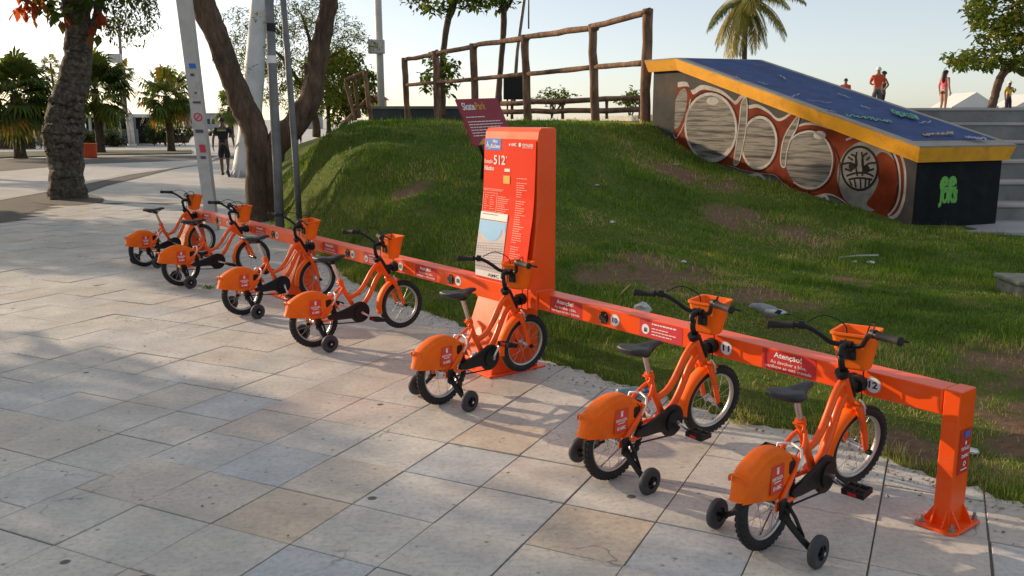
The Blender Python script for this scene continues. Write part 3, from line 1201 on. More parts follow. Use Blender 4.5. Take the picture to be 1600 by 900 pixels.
def scrawl(mat, x0, y0, x1, y1, amp, n, w, name='graffiti_scrawl'):
    pts = []
    for k in range(n):
        t = k / (n - 1)
        a = (random.uniform(.4, 1) * (1 if k % 2 else -1)) * amp
        pts.append((x0 + (x1 - x0) * t + random.uniform(-1, 1) * amp * .9, y0 + (y1 - y0) * t + a))
    q = [dcoord(*p) for p in smoothline(pts, 4)]
    mb = MB()
    ribbon(mb, q, w, dframe())
    mb.build(name, mat, ramp_o, fixn=False)


scrawl('g_teal', 1325, 180, 1395, 190, 3.0, 18, .024)
scrawl('g_teal', 1395, 174, 1432, 183, 4.0, 16, .045)
scrawl('g_beige', 1442, 211, 1490, 207, 3.0, 16, .024)
scrawl('g_pale', 1510, 214, 1540, 217, 2.5, 10, .03)
for x0, y0, x1, y1 in ((1235, 152, 1250, 147), (1262, 156, 1300, 161), (1310, 146, 1330, 153), (1185, 128, 1200, 132), (1150, 120, 1158, 124), (1290, 172, 1310, 176), (1436, 192, 1455, 190), (1220, 118, 1228, 124), (1345, 165, 1360, 170)):
    scrawl('g_pale', x0, y0, x1, y1, 1.2, 5, .022)

# ---- concrete block at the right edge
blk = MB()
blk.box((0, 0, .03), (.9, .46, .20), ch=.02)
blk.box((0, 0, .150), (.95, .50, .045), ch=.012)
M['mossy'] = simple('mossy_concrete', (.20, .21, .17), .9, var=.25, scale=6, bmp=.4, dirt=(.06, .08, .03, .8), dscale=5)
o = blk.build('concrete_block', 'mossy')
p = hit_mound(1590, 462)
o.location = (p.x + .42, p.y + .1, p.z - .03)
o.rotation_euler = (0, R(1), R(-4))
tag(o, 'low mossy concrete block on the grass at the right edge', 'concrete block')
# ================================================================== THE BIKE RACK
RZ = R(-52.18)
SP = .7663
RACK0 = Vector((-4.129, 10.807, 0))
rack = empty('bike_rack', RACK0, RZ)
tag(rack, 'long orange steel docking bar with numbered sockets along the edge of the lawn', 'bike rack')
RMAT = Matrix.Translation(RACK0) @ Matrix.Rotation(RZ, 4, 'Z')
ZB0, ZB1, YB = .458, .563, .12
ZC = .510
XE = 9.490


def beam(x0, x1, grow=0.0):
    mb = MB()
    mb.box(((x0 + x1) / 2, YB / 2, (ZB0 + ZB1) / 2), (x1 - x0, YB + 2 * grow, ZB1 - ZB0 + 2 * grow), ch=.004)
    return mb.build('beam', 'rackpaint', rack)


beam(.33, 3.52)
beam(3.524, 6.30)
beam(6.304, 6.99, .007)
beam(6.994, XE - .004)
mb = MB()
mb.box((XE + .0335, YB / 2, .2835), (.067, YB + .004, .563 + .004), ch=.004)
post = mb.build('post', 'rackpaint', rack)
# gusset plates and foot
px, py = XE + .0335, YB / 2
for a in range(4):
    Tm = Matrix.Translation((px, py, 0)) @ Matrix.Rotation(a * PI / 2, 4, 'Z')
    e_ = .033 if a % 2 == 0 else .060
    f_ = .050 if a % 2 == 0 else .024
    for q in (-1, 1):
        mb = MB()
        mb.prism([(e_ - .001, .012), (e_ + .042, .012), (e_ - .001, .085)], q * f_ - .003, q * f_ + .003, T=Tm)
        mb.build('gusset', 'rackpaint', rack)
mb = MB()
mb.prism([(-.085, -.095), (-.065, -.118), (.065, -.118), (.085, -.095), (.085, .095), (.065, .118), (-.065, .118), (-.085, .095)], .001, .013, axes=((1, 0, 0), (0, 1, 0), (0, 0, 1)), org=(px, py, 0), ch=.002)
mb.build('foot_plate', 'rackpaint', rack)
for sx in (-1, 1):
    for sy in (-1, 1):
        mb = MB()
        c = Vector((px + sx * .062, py + sy * .093, .013))
        mb.cyl(c, c + Vector((0, 0, .004)), .014, 14)
        mb.cyl(c + Vector((0, 0, .004)), c + Vector((0, 0, .016)), .010, 6)
        mb.cyl(c + Vector((0, 0, .016)), c + Vector((0, 0, .030)), .006, 10)
        mb.build('bolt', 'boltsteel', rack)
# supports under the bar
for xc in (.47, 3.50):
    mb = MB()
    mb.prism([(0.003, ZB0 + .01), (YB - .003, ZB0 + .01), (YB + .05, .012), (-.17, .012), (-.165, .05)], xc - .135, xc + .135, axes=((0, 1, 0), (0, 0, 1), (1, 0, 0)), ch=.004)
    mb.build('support', 'rackpaint', rack)
    mb = MB()
    mb.box((xc, -.02, .007), (.42, .40, .012), ch=.003)
    mb.build('foot_plate', 'rackpaint', rack)
FRONT = lambda x, z, l=1: frame((x, -.0012 * l, z), (1, 0, 0), (0, 0, 1))
for i in range(1, 13):
    x = i * SP
    # socket: a black round cover with four screws
    mb = MB()
    mb.cyl((x - .088, .0, ZC), (x - .088, -.006, ZC), .035, 24)
    mb.cyl((x - .088, -.006, ZC), (x - .088, -.0085, ZC), .026, 24)
    so = mb.build('socket', 'blackplastic', rack)
    for k in range(4):
        a = PI / 4 + k * PI / 2
        q = Vector((x - .088 + .0285 * math.cos(a), -.006, ZC + .0285 * math.sin(a)))
        mb = MB()
        mb.cyl(q, q + Vector((0, -.004, 0)), .0042, 8)
        mb.build('screw', 'steel', so)
    mb = MB()
    disc(mb, .036, .036, FRONT(x, ZC, 1))
    ns = mb.build('number_sticker', 'white', rack, fixn=False)
    mb = MB()
    fit_text(mb, '%02d' % i, .040, .030, FRONT(x, ZC, 2), .03)
    ring(mb, .0335, .035, FRONT(x, ZC, 2))
    mb.build('digits', 'navy', ns, fixn=False)


def warn(xc):
    mb = MB()
    rect(mb, .285, .094, FRONT(xc, ZC, 1))
    s = mb.build('warning_sticker', 'stickred', rack, fixn=False)
    mb = MB()
    fit_text(mb, 'Atenção!', .148, .030, FRONT(xc - .005, ZC + .025, 2), .02)
    fit_text(mb, 'Ao devolver a bike,', .190, .019, FRONT(xc, ZC - .006, 2), .004)
    fit_text(mb, 'verifique se está travada', .245, .019, FRONT(xc, ZC - .030, 2), .004)
    mb.build('lettering', 'white', s, fixn=False)


def info(xc):
    mb = MB()
    rect(mb, .30, .094, FRONT(xc, ZC, 1))
    s = mb.build('info_sticker', 'stickred2', rack, fixn=False)
    mb = MB()
    disc(mb, .027, .027, FRONT(xc - .105, ZC - .005, 2))
    for k, (w, z) in enumerate(((.18, .030), (.12, .006), (.175, -.010), (.14, -.026))):
        x0 = xc - .06
        t = x0
        while t < x0 + w - .008:
            dw = random.uniform(.010, .026)
            rect(mb, min(dw, x0 + w - t), .0075 if k == 0 else .0048, FRONT(t + dw / 2, ZC + z, 2))
            t += dw + .004
    mb.build('lettering', 'white', s, fixn=False)
    mb = MB()
    for k in range(4):
        rect(mb, .004, .016 - .003 * abs(k - 1), FRONT(xc - .113 + k * .006, ZC - .003, 3), .0018)
    rect(mb, .022, .010, FRONT(xc - .104, ZC - .014, 3), .004)
    mb.build('hand_symbol', 'navy', s, fixn=False)


for q in (1.46, 3.46, 5.46, 7.46, 9.46, 11.46):
    warn(q * SP)
for q in (2.44, 6.44, 10.44):
    info(q * SP)
# label on the post, facing the end of the rack
PL = lambda y, z, l: frame((XE + .067 + .0012 * l, y, z), (0, 1, 0), (0, 0, 1))
mb = MB()
rect(mb, .088, .185, PL(.066, .315, 1.5))
s = mb.build('post_label', 'stickred', rack, fixn=False)
mb = MB()
rect(mb, .04, .026, PL(.075, .385, 3), .006)
mb.build('blue_logo', 'blueprint', s, fixn=False)
mb = MB()
fit_text(mb, 'FORTALEZA', .066, .014, PL(.07, .327, 3), .02)
fit_text(mb, 'AMC', .044, .015, PL(.078, .296, 3), .03)
ring(mb, .006, .011, PL(.072, .263, 3))
ring(mb, .004, .007, PL(.05, .296, 3))
rect(mb, .05, .005, PL(.07, .240, 3))
rect(mb, .012, .016, PL(.07, .350, 3), .004)
tag(mb.build('lettering', 'white', s, fixn=False), kind='stuff')

# ---- station kiosk
kio = empty('station_kiosk', RACK0, RZ)
tag(kio, 'tall orange station totem with red printed panel and map behind number 09', 'kiosk')
KX0, KX1 = 6.352, 6.905
KP = [(-.010, .44), (-.010, .565), (.006, .62), (.022, .70), (.040, .80), (.053, .90), (.061, 1.0), (.066, 1.12), (.069, 1.30), (.071, 1.48), (.078, 1.525), (.098, 1.548), (.200, 1.552), (.216, 1.535), (.216, .44)]
mb = MB()
mb.prism([(-.172, .012), (-.165, .05), (-.006, .455), (.205, .455), (.205, .012)], 6.375, 6.745, axes=((0, 1, 0), (0, 0, 1), (1, 0, 0)), ch=.006)
mb.build('base', 'rackpaint', kio)
mb = MB()
mb.prism(KP, KX0, KX1, axes=((0, 1, 0), (0, 0, 1), (1, 0, 0)), ch=.008)
mb.build('body', 'rackpaint', kio)
mb = MB()
mb.box((6.56, .02, .007), (.43, .46, .012), ch=.003)
mb.build('foot_plate', 'rackpaint', kio)
kz = np.array([p[1] for p in KP[3:12]])
ky = np.array([p[0] for p in KP[1:10]])


def ks(u, z, l=1):
    """panel coordinates -> point on the curved front"""
    return Vector((KX0 + .012 + u * (KX1 - KX0 - .024), float(np.interp(z, kz, ky)) - .0035 - .0013 * l, z))


def kq(u0, u1, z0, z1, l, mb, n=14):
    V, F = [], []
    n = max(1, int(abs(z1 - z0) / .03))
    for k in range(n + 1):
        z = z0 + (z1 - z0) * k / n
        V += [ks(u0, z, l), ks(u1, z, l)]
    for k in range(n):
        F.append((2 * k, 2 * k + 1, 2 * k + 3, 2 * k + 2))
    mb.add(V, F)


def ktext(mb, s, u0, u1, z0, z1, l, bold=.01):
    V, F = text_geo(s, bold)
    a = np.array([tuple(v) for v in V])
    lo, hi = a.min(0), a.max(0)
    mb.add([ks(u0 + (x - lo[0]) / (hi[0] - lo[0]) * (u1 - u0), z0 + (y - lo[1]) / (hi[1] - lo[1]) * (z1 - z0), l) for x, y, _ in a], F)


def kpoly(mb, pts, l):
    mb.add([ks(u, z, l) for u, z in pts], [tuple(range(len(pts)))])


def kc(x, y):
    return ((x - 183) / 220, 1.55 - (y - 155) * .00157)


def kbox(mb, x0, y0, x1, y1, l):
    a, b = kc(x0, y0), kc(x1, y1)
    kq(a[0], b[0], b[1], a[1], l, mb)


def ktx(mb, s, x0, y0, x1, y1, l, bold=.01):
    a, b = kc(x0, y0), kc(x1, y1)
    ktext(mb, s, a[0], b[0], b[1], a[1], l, bold)


def kwords(mb, x0, x1, y, h, l):
    t = x0
    while t < x1:
        w = random.uniform(4, 11)
        kbox(mb, t, y, min(t + w, x1), y + h, l)
        t += w + 1.6


mb = MB()
kq(0, 1, .575, 1.478, 1, mb)
panel = mb.build('print_panel', 'kioskred', kio, fixn=False)
mb = MB()
a, b = kc(188, 199), kc(259, 246)
pts = []
for cx, cy, a0 in ((1, 0, -90), (1, 1, 0), (0, 1, 90), (0, 0, 180)):
    for k in range(5):
        w = R(a0 + 22.5 * k)
        pts.append(((b[0] - .02 if cx else a[0] + .02) + .02 * math.cos(w), (a[1] - .010 if cy else b[1] + .010) + .010 * math.sin(w)))
kpoly(mb, pts, 2)
mb.build('logo_plate', 'blueprint', panel, fixn=False)
mb = MB()
ktx(mb, 'Mini', 222, 203, 243, 218, 3, .03)
ktx(mb, 'Bicicletar', 214, 222, 256, 238, 3, .03)
for cx, cy in ((197, 230), (208, 236)):
    pts = [kc(cx + 5 * math.cos(2 * PI * k / 16), cy + 5 * math.sin(2 * PI * k / 16)) for k in range(16)]
    pin = [kc(cx + 3 * math.cos(2 * PI * k / 16), cy + 3 * math.sin(2 * PI * k / 16)) for k in range(16)]
    for k in range(16):
        kpoly(mb, [pts[k], pts[(k + 1) % 16], pin[(k + 1) % 16], pin[k]], 3)
kpoly(mb, [kc(196, 228), kc(199, 210), kc(202, 210), kc(199, 229)], 3)
kpoly(mb, [kc(199, 222), kc(208, 234), kc(210, 232), kc(201, 220)], 3)
tag(mb.build('logo_lettering', 'white', panel, fixn=False), kind='stuff')
mb = MB()
ktx(mb, 'AMC', 302, 215, 325, 228, 3, .03)
kpoly(mb, [kc(292, 222), kc(296, 216), kc(300, 222), kc(296, 228)], 3)
kbox(mb, 334, 214, 343, 229, 3)
ktx(mb, 'FORTALEZA', 347, 217, 394, 228, 3, .02)
kwords(mb, 349, 392, 231, 2, 3)
tag(mb.build('partner_lettering', 'white', panel, fixn=False), kind='stuff')
mb = MB()
ktx(mb, 'Estação', 187, 284, 224, 303, 3, .01)
ktx(mb, '512', 228, 266, 278, 304, 3, .02)
kbox(mb, 281, 270, 285, 276, 3)
ktx(mb, 'Náutico', 187, 310, 230, 329, 3, .025)
tag(mb.build('station_lettering', 'white', panel, fixn=False), kind='stuff')
mb = MB()
kbox(mb, 276, 318, 300, 330, 3)
mb.build('card_icon', 'white', panel, fixn=False)
mb = MB()
kbox(mb, 272, 346, 300, 378, 3)
mb.build('payment_icon', 'yellowprint', panel, fixn=False)
mb = MB()
for y in range(352, 690, 9):
    if random.random() < .82:
        kwords(mb, 330, 330 + random.uniform(20, 44), y, 2.6, 3)
for y in range(432, 500, 8):
    kwords(mb, 252, 252 + random.uniform(30, 54), y, 2.4, 3)
kbox(mb, 184, 404, 275, 406, 3)
kwords(mb, 186, 268, 409, 2.4, 3)
for b_ in ((185, 420, 248, 421.5), (185, 496, 248, 497.5), (185, 420, 186.5, 497), (246.5, 420, 248, 497)):
    kbox(mb, *b_, 3)
for y in range(430, 490, 9):
    kwords(mb, 192, 192 + random.uniform(8, 20), y, 2, 3)
    kwords(mb, 218, 218 + random.uniform(10, 24), y, 2, 3)
tag(mb.build('small_print', 'palepink', panel, fixn=False), kind='stuff')
M['maplandprint'] = simple('map_land_print', (.50, .46, .47), .5, var=.05, scale=40)
mb = MB()
kbox(mb, 181, 500, 303, 768, 3)
kmap = mb.build('map', 'maplandprint', panel, fixn=False)
mb = MB()
kpoly(mb, [kc(*p) for p in ((183, 533), (300, 538), (300, 575), (286, 560), (283, 585), (275, 598), (262, 612), (238, 616), (216, 606), (200, 590), (183, 588))], 4)
mb.build('sea_print', 'mapsea', kmap, fixn=False)
mb = MB()
kbox(mb, 182, 501, 302, 530, 4)
kbox(mb, 182, 742, 302, 767, 4)
mb.build('map_header', 'white', kmap, fixn=False)
mb = MB()
for k in range(9):
    x = 186 + k * 13
    kpoly(mb, [kc(x, 640), kc(x + 1.2, 640), kc(x + 14 if x < 285 else 300, 722), kc(x + 12.5 if x < 285 else 298, 722)], 4)
for k in range(9):
    y = 632 + k * 10
    kpoly(mb, [kc(184, y), kc(300, y - 14), kc(300, y - 12.8), kc(184, y + 1.2)], 4)
kbox(mb, 183, 530.5, 301, 532, 5)
kbox(mb, 183, 724, 301, 726, 5)
kwords(mb, 190, 260, 507, 3, 5)
ktx(mb, 'AMC', 240, 748, 290, 762, 5, .01)
tag(mb.build('street_lines', 'darkprint', kmap, fixn=False), kind='stuff')
# sticker on the base
mb = MB()
fb = frame((6.50, -.1035, .22), (1, 0, 0), Vector((0, .159, .405)))
disc(mb, .04, .05, fb)
mb.build('base_sticker', 'palepink', kio, fixn=False)

# ================================================================== BIKES
# local axes: X forward, Y to the bike's left, Z up; origin under the rear axle
WR = .185
RAX, FAX = Vector((0, 0, WR)), Vector((.728, 0, .216))
BBK = Vector((.345, 0, .214))


def wheel_mesh():
    ty = MB()
    n = 48
    ty.tube([((WR - .0225) * math.cos(2 * PI * k / n), 0, (WR - .0225) * math.sin(2 * PI * k / n)) for k in range(n)], .0225, 12, closed=True)
    for k in range(44):
        for row, (yo, rr) in enumerate(((-.013, WR - .0055), (0, WR - .0005), (.013, WR - .0055))):
            a = 2 * PI * (k + (.5 if row == 1 else 0)) / 44
            Tm = Matrix.Rotation(-a, 4, 'Y') @ Matrix.Translation((rr, yo, 0))
            ty.add([Tm @ Vector((x * .003, y * .0045, z * .0075)) for x in (-1, 1) for y in (-1, 1) for z in (-1, 1)], [(0, 1, 3, 2), (4, 6, 7, 5), (0, 4, 5, 1), (2, 3, 7, 6), (0, 2, 6, 4), (1, 5, 7, 3)])
    ri = MB()
    V, F = [], []
    prof = [(.146, -.012), (.1385, -.013), (.134, -.006), (.134, .006), (.1385, .013), (.146, .012)]
    for k in range(n):
        a = 2 * PI * k / n
        for r_, y in prof:
            V.append((r_ * math.cos(a), y, r_ * math.sin(a)))
    for k in range(n):
        for j in range(5):
            F.append((k * 6 + j, k * 6 + j + 1, ((k + 1) % n) * 6 + j + 1, ((k + 1) % n) * 6 + j))
    ri.add(V, F, True)
    spk = MB()
    for k in range(16):
        a = 2 * PI * k / 16
        sgn = 1 if k % 2 else -1
        b = a + (.9 if (k // 2) % 2 else -.9)
        spk.tube([(.017 * math.cos(b), sgn * .026, .017 * math.sin(b)), (.133 * math.cos(a), sgn * .002, .133 * math.sin(a))], .0013, 5, cap=False)
    hub = MB()
    hub.cyl((0, -.045, 0), (0, .045, 0), .013, 14)
    for y in (-.027, .027):
        hub.cyl((0, y - .002, 0), (0, y + .002, 0), .021, 18)
    hub.cyl((0, -.062, 0), (0, .062, 0), .0055, 8)
    return ty, ri, spk, hub


def make_bike():
    root = empty('child_bicycle')
    # ---- wheels
    first = None
    for c in (RAX, FAX):
        if first is None:
            ty, ri, spk, hub = wheel_mesh()
            w = ty.build('wheel', 'rubber', root)
            tag(w, 'black knobbly tyre on a silver spoked wheel')
            rm_ = ri.build('rim', 'rim', w, fixn=False)
            sp_ = spk.build('spokes', 'spokesteel', w, fixn=False)
            hb = hub.build('hub', 'steel', w)
            first = (w, rm_, sp_, hb)
        else:
            w = first[0].copy()
            COL.objects.link(w)
            w.parent = root
            for s_ in first[1:]:
                q = s_.copy()
                COL.objects.link(q)
                q.parent = w
        w.location = c
        w.rotation_euler = (0, random.uniform(0, 6), 0)
    # ---- frame
    fr = MB()
    top = smoothline([(.556, 0, .548), (.515, 0, .528), (.475, 0, .487), (.435, 0, .428), (.395, 0, .375), (.355, 0, .343), (.315, 0, .328), (.276, 0, .325)], 5)
    dn = smoothline([(.592, 0, .487), (.556, 0, .470), (.520, 0, .432), (.486, 0, .372), (.455, 0, .318), (.420, 0, .272), (.385, 0, .245), (.345, 0, .222)], 5)
    fr.tube(top, .0165, 12)
    fr.tube(dn, .0175, 12)
    fr.tube([(.222, 0, .445), (.262, 0, .350), (.300, 0, .290), (.345, 0, .214)], .0165, 12)
    fr.cyl((.535, 0, .578), (.617, 0, .446), .021, 16)
    fr.cyl((.345, -.035, .214), (.345, .035, .214), .021, 16)
    for s_ in (-1, 1):
        fr.tube(smoothline([(.330, s_ * .020, .210), (.24, s_ * .040, .200), (.12, s_ * .052, .190), (0, s_ * .054, .185)], 5), .0095, 8)
        fr.tube(smoothline([(.238, s_ * .012, .410), (.20, s_ * .034, .372), (.12, s_ * .048, .300), (0, s_ * .054, .190)], 5), .0092, 8)
        fr.box((-.005, s_ * .055, .187), (.04, .006, .04), ch=.002)
    fr.tube([(.150, -.046, .328), (.150, .046, .328)], .008, 8)
    fr.hull([(.575, y, z) for y in (-.006, .006) for z in (.50,)] + [(.545, y, .545) for y in (-.006, .006)] + [(.50, y, .51) for y in (-.006, .006)] + [(.55, y, .468) for y in (-.006, .006)])
    fr.build('frame', 'paint', root)
    sc_ = MB()
    sc_.cyl((.2155, 0, .460), (.2285, 0, .430), .0215, 14)
    sc_.cyl((.205, -.022, .442), (.205, .022, .442), .006, 8)
    sc_.tube([(.203, -.02, .443), (.195, -.03, .437), (.18, -.032, .425)], .005, 6)
    sc_.build('seat_clamp', 'paint', root)
    # ---- fork
    fk = MB()
    fk.cyl((.6205, 0, .4405), (.632, 0, .421), .022, 14)
    fk.box((.634, 0, .420), (.045, .10, .022), ch=.007, rot=Matrix.Rotation(R(32), 3, 'Y'))
    for s_ in (-1, 1):
        fk.tube(smoothline([(.632, s_ * .042, .428), (.655, s_ * .049, .380), (.686, s_ * .052, .312), (.712, s_ * .052, .250), (.728, s_ * .052, .216)], 5), [.0165] * 6 + [.015] * 5 + [.0135] * 5 + [.012] * 5, 10)
    fk.build('fork', 'paint', root)
    for s_ in (-1, 1):
        cp = MB()
        cp.cyl((.728, s_ * .056, .216), (.728, s_ * .074, .216), .013, 10)
        cp.build('axle_nut', 'blackplastic', root)
    # ---- head lock and headset
    hl = MB()
    hl.cyl((.526, 0, .592), (.540, 0, .570), .027, 18)
    hl.box((.585, 0, .520), (.042, .040, .15), ch=.008, rot=Matrix.Rotation(R(-31.8), 3, 'Y'))
    hl.build('headset', 'blackplastic', root)
    lk = MB()
    lk.cyl((.590, 0, .508), (.668, 0, .508), .024, 16)
    lk.cyl((.652, 0, .508), (.694, 0, .508), .036, 24)
    lk.build('dock_lock', 'blackplastic', root)
    # ---- stem, handlebar
    st = MB()
    st.tube([(.536, 0, .585), (.520, 0, .625), (.512, 0, .668)], .0135, 12)
    st.tube(smoothline([(.507, 0, .660), (.513, 0, .684), (.535, 0, .692), (.560, 0, .694)], 4), [.0145] * 13, 10)
    st.cyl((.562, -.024, .694), (.562, .024, .694), .019, 14)
    st.cyl((.5115, 0, .682), (.5095, 0, .692), .008, 8)
    st.build('stem', 'blackplastic', root)
    hb = MB()
    hp = smoothline([(.415, -.262, .772), (.445, -.170, .776), (.475, -.128, .768), (.520, -.095, .735), (.552, -.066, .702), (.562, -.03, .694), (.562, .03, .694), (.552, .066, .702), (.520, .095, .735), (.475, .128, .768), (.445, .170, .776), (.415, .262, .772)], 5)
    hb.tube(hp, .0105, 10)
    hb.build('handlebar', 'blackplastic', root)
    for s_ in (-1, 1):
        g = MB()
        gp = [Vector((.4455, s_ * .172, .776)), Vector((.412, s_ * .272, .772))]
        pts = [gp[0].lerp(gp[1], t) for t in (0, .02, .12, .5, .9, .93, .99, 1)]
        g.tube(pts, [.0185, .0185, .0155, .0158, .0155, .0185, .0185, .012], 12)
        g.build('grip', 'rubber', root)
        l = MB()
        l.cyl((.470, s_ * .138, .775), (.458, s_ * .160, .777), .0185, 12)
        l.tube(smoothline([(.472, s_ * .146, .772), (.500, s_ * .162, .768), (.500, s_ * .20, .764), (.484, s_ * .25, .760), (.488, s_ * .272, .757)], 5), [.011] * 6 + [.0075] * 15, 8, flat=(.7, 1.2))
        l.build('brake_lever', 'blackplastic', root)
    cb = MB()
    cb.tube(smoothline([(.478, -.140, .780), (.54, -.115, .800), (.620, -.06, .775), (.640, -.035, .69), (.650, -.035, .60), (.648, -.034, .50), (.648, -.034, .452)], 7), .0028, 6)
    cb.tube(smoothline([(.478, .140, .780), (.55, .10, .805), (.600, .03, .76), (.585, .032, .66), (.575, .034, .56), (.52, .024, .455), (.40, .022, .33), (.28, .02, .35), (.17, .012, .37)], 7), .0028, 6)
    cb.build('brake_cable', 'blackplastic', root)
    # ---- basket: open orange tub
    bk = MB()
    def lvl(x0, x1, wy, z0, z1):
        pts = []
        r_ = .022
        for cx, cy, a0 in ((1, -1, -90), (1, 1, 0), (0, 1, 90), (0, -1, 180)):
            for k in range(4):
                a = R(a0 + 30 * k)
                x = (x1 - r_ if cx else x0 + r_) + r_ * math.cos(a)
                y = cy * (wy - r_) + r_ * math.sin(a)
                pts.append((x, y, z0 + (z1 - z0) * (x - x0) / (x1 - x0)))
        return pts
    L = [lvl(.618, .686, .056, .580, .580), lvl(.610, .693, .062, .588, .588), lvl(.594, .722, .084, .720, .732), lvl(.588, .729, .090, .726, .738), lvl(.588, .729, .090, .736, .748), lvl(.600, .717, .078, .735, .747), lvl(.602, .715, .076, .720, .732), lvl(.618, .686, .056, .598, .598)]
    n = 16
    V = [p for l in L for p in l]
    F = [tuple(range(n))[::-1]] + [(l * n + k, l * n + (k + 1) % n, (l + 1) * n + (k + 1) % n, (l + 1) * n + k) for l in range(len(L) - 1) for k in range(n)] + [tuple((len(L) - 1) * n + k for k in range(n))]
    bk.add(V, F, False)
    bko = bk.build('basket', 'plastic', root)
    br = MB()
    br.tube([(.566, 0, .690), (.600, 0, .665), (.620, 0, .640)], .010, 8)
    br.box((.598, 0, .655), (.012, .05, .06), ch=.003)
    br.build('basket_bracket', 'blackplastic', root)
    # ---- saddle and post
    sd = MB()
    secs = [(.028, .030, .628, .640, .020), (.040, .062, .612, .650, .022), (.075, .078, .602, .653, .024), (.115, .070, .604, .645, .022), (.155, .046, .610, .640, .018), (.195, .028, .616, .642, .014), (.235, .021, .618, .645, .012), (.262, .015, .622, .641, .008), (.270, .006, .626, .634, .004)]
    n = 16
    V, F = [], []
    for x, hw, z0, z1, _ in secs:
        for k in range(n):
            a = 2 * PI * k / n
            yy = hw * math.copysign(abs(math.cos(a)) ** .75, math.cos(a))
            zz = (z0 + z1) / 2 + (z1 - z0) / 2 * math.copysign(abs(math.sin(a)) ** .8, math.sin(a))
            if math.sin(a) > 0:
                zz -= .012 * (1 - abs(math.cos(a))) * (hw > .04)     # groove along the middle
            V.append((x, yy, zz))
    for l in range(len(secs) - 1):
        for k in range(n):
            F.append((l * n + k, l * n + (k + 1) % n, (l + 1) * n + (k + 1) % n, (l + 1) * n + k))
    F += [tuple(range(n))[::-1], tuple((len(secs) - 1) * n + k for k in range(n))]
    sd.add(V, F, True)
    sd.build('saddle', 'saddle', root)
    sr = MB()
    for s_ in (-1, 1):
        sr.tube(smoothline([(.065, s_ * .030, .612), (.11, s_ * .022, .594), (.17, s_ * .020, .594), (.23, s_ * .008, .620)], 4), .0035, 6)
    sr.box((.158, 0, .594), (.035, .05, .024), ch=.005)
    sr.build('saddle_rails', 'blackplastic', root)
    sp_ = MB()
    sp_.cyl((.2255, 0, .436), (.160, 0, .598), .0125, 14)
    sp_.build('seat_post', 'steel', root)
    # ---- rear cover: two side shells joined by a curved top
    prof = smoothline([(-.222, .252), (-.207, .290), (-.196, .335)], 3) + smoothline([(-.176, .352), (-.135, .376), (-.085, .397), (-.03, .406), (.03, .400), (.080, .378), (.116, .344), (.138, .305)], 4) + [(.132, .272), (.106, .238), (.066, .200), (.052, .198), (-.08, .222), (-.215, .246)]
    cv = MB()
    arc = prof[:len(prof) - 6]
    cen = np.array([-.02, .235])
    def shrink(p, q):
        d = np.array(p) - cen
        return tuple(cen + d * (1 - q / np.linalg.norm(d)))
    inner = [shrink(p, .020) for p in arc] + list(prof[len(prof) - 6:])
    hwid = [.030 + .014 * min(1, k / 9) for k in range(len(arc))]
    for s_ in (-1, 1):
        V = [(x, s_ * (hwid[k] if k < len(arc) else .044), z) for k, (x, z) in enumerate(inner)]
        V[-1] = (V[-1][0], s_ * .030, V[-1][2])
        V[-2] = (V[-2][0], s_ * .039, V[-2][2])
        cv.add(V, [tuple(range(len(V)))], True)
    NB = 9
    V, F = [], []
    for k, p in enumerate(arc):
        for j in range(NB):
            t_ = -1 + 2 * j / (NB - 1)
            q = .020 * (1 - math.sqrt(max(0, 1 - abs(t_) ** 2.6)))
            x, z = shrink(p, q)
            V.append((x, hwid[k] * t_, z))
    for k in range(len(arc) - 1):
        for j in range(NB - 1):
            F.append((k * NB + j, k * NB + j + 1, (k + 1) * NB + j + 1, (k + 1) * NB + j))
    cv.add(V, F, True)
    cvo = cv.build('rear_cover', 'plastic', root)
    # lip along the back edge
    lp = MB()
    lp.tube(smoothline([(-.196, -.036, .318), (-.203, -.030, .340), (-.206, 0, .347), (-.203, .030, .340), (-.196, .036, .318)], 4), .0055, 8)
    lp.build('lip', 'plastic', cvo)
    for s_ in (-1, 1):
        hv = MB()
        T_ = frame((.098, s_ * .0448, .310), (-s_, 0, 0) if s_ > 0 else (1, 0, 0), (0, 0, 1))
        rect(hv, .044, .052, T_, .012)
        hv.build('opening', 'blackplastic', cvo, fixn=False)
        ax = Vector((1, 0, 0)) if s_ < 0 else Vector((-1, 0, 0))
        tilt = Matrix.Rotation(R(-14 if s_ < 0 else 14), 3, 'Y')
        X_, Y_ = Vector(ax), Vector((0, 0, 1))
        stk = MB()
        T1 = frame((-.004, s_ * .0455, .290), X_, Y_)
        rect(stk, .088, .112, T1, .008)
        so = stk.build('sticker', 'stickred3', cvo, fixn=False)
        tx = MB()
        T2 = frame((-.004, s_ * .0462, .290), X_, Y_)
        fit_text(tx, 'FORTALEZA', .072, .014, T2 @ Matrix.Translation((0, .004, 0)), .03)
        rect(tx, .046, .004, T2 @ Matrix.Translation((0, -.010, 0)))
        fit_text(tx, 'AMC', .036, .017, T2 @ Matrix.Translation((.010, -.033, 0)), .05)
        ring(tx, .004, .008, T2 @ Matrix.Translation((-.020, -.033, 0)), 10)
        rect(tx, .014, .020, T2 @ Matrix.Translation((0, .030, 0)), .004)
        rect(tx, .020, .005, T2 @ Matrix.Translation((0, .044, 0)))
        tx.build('lettering', 'white', so, fixn=False)
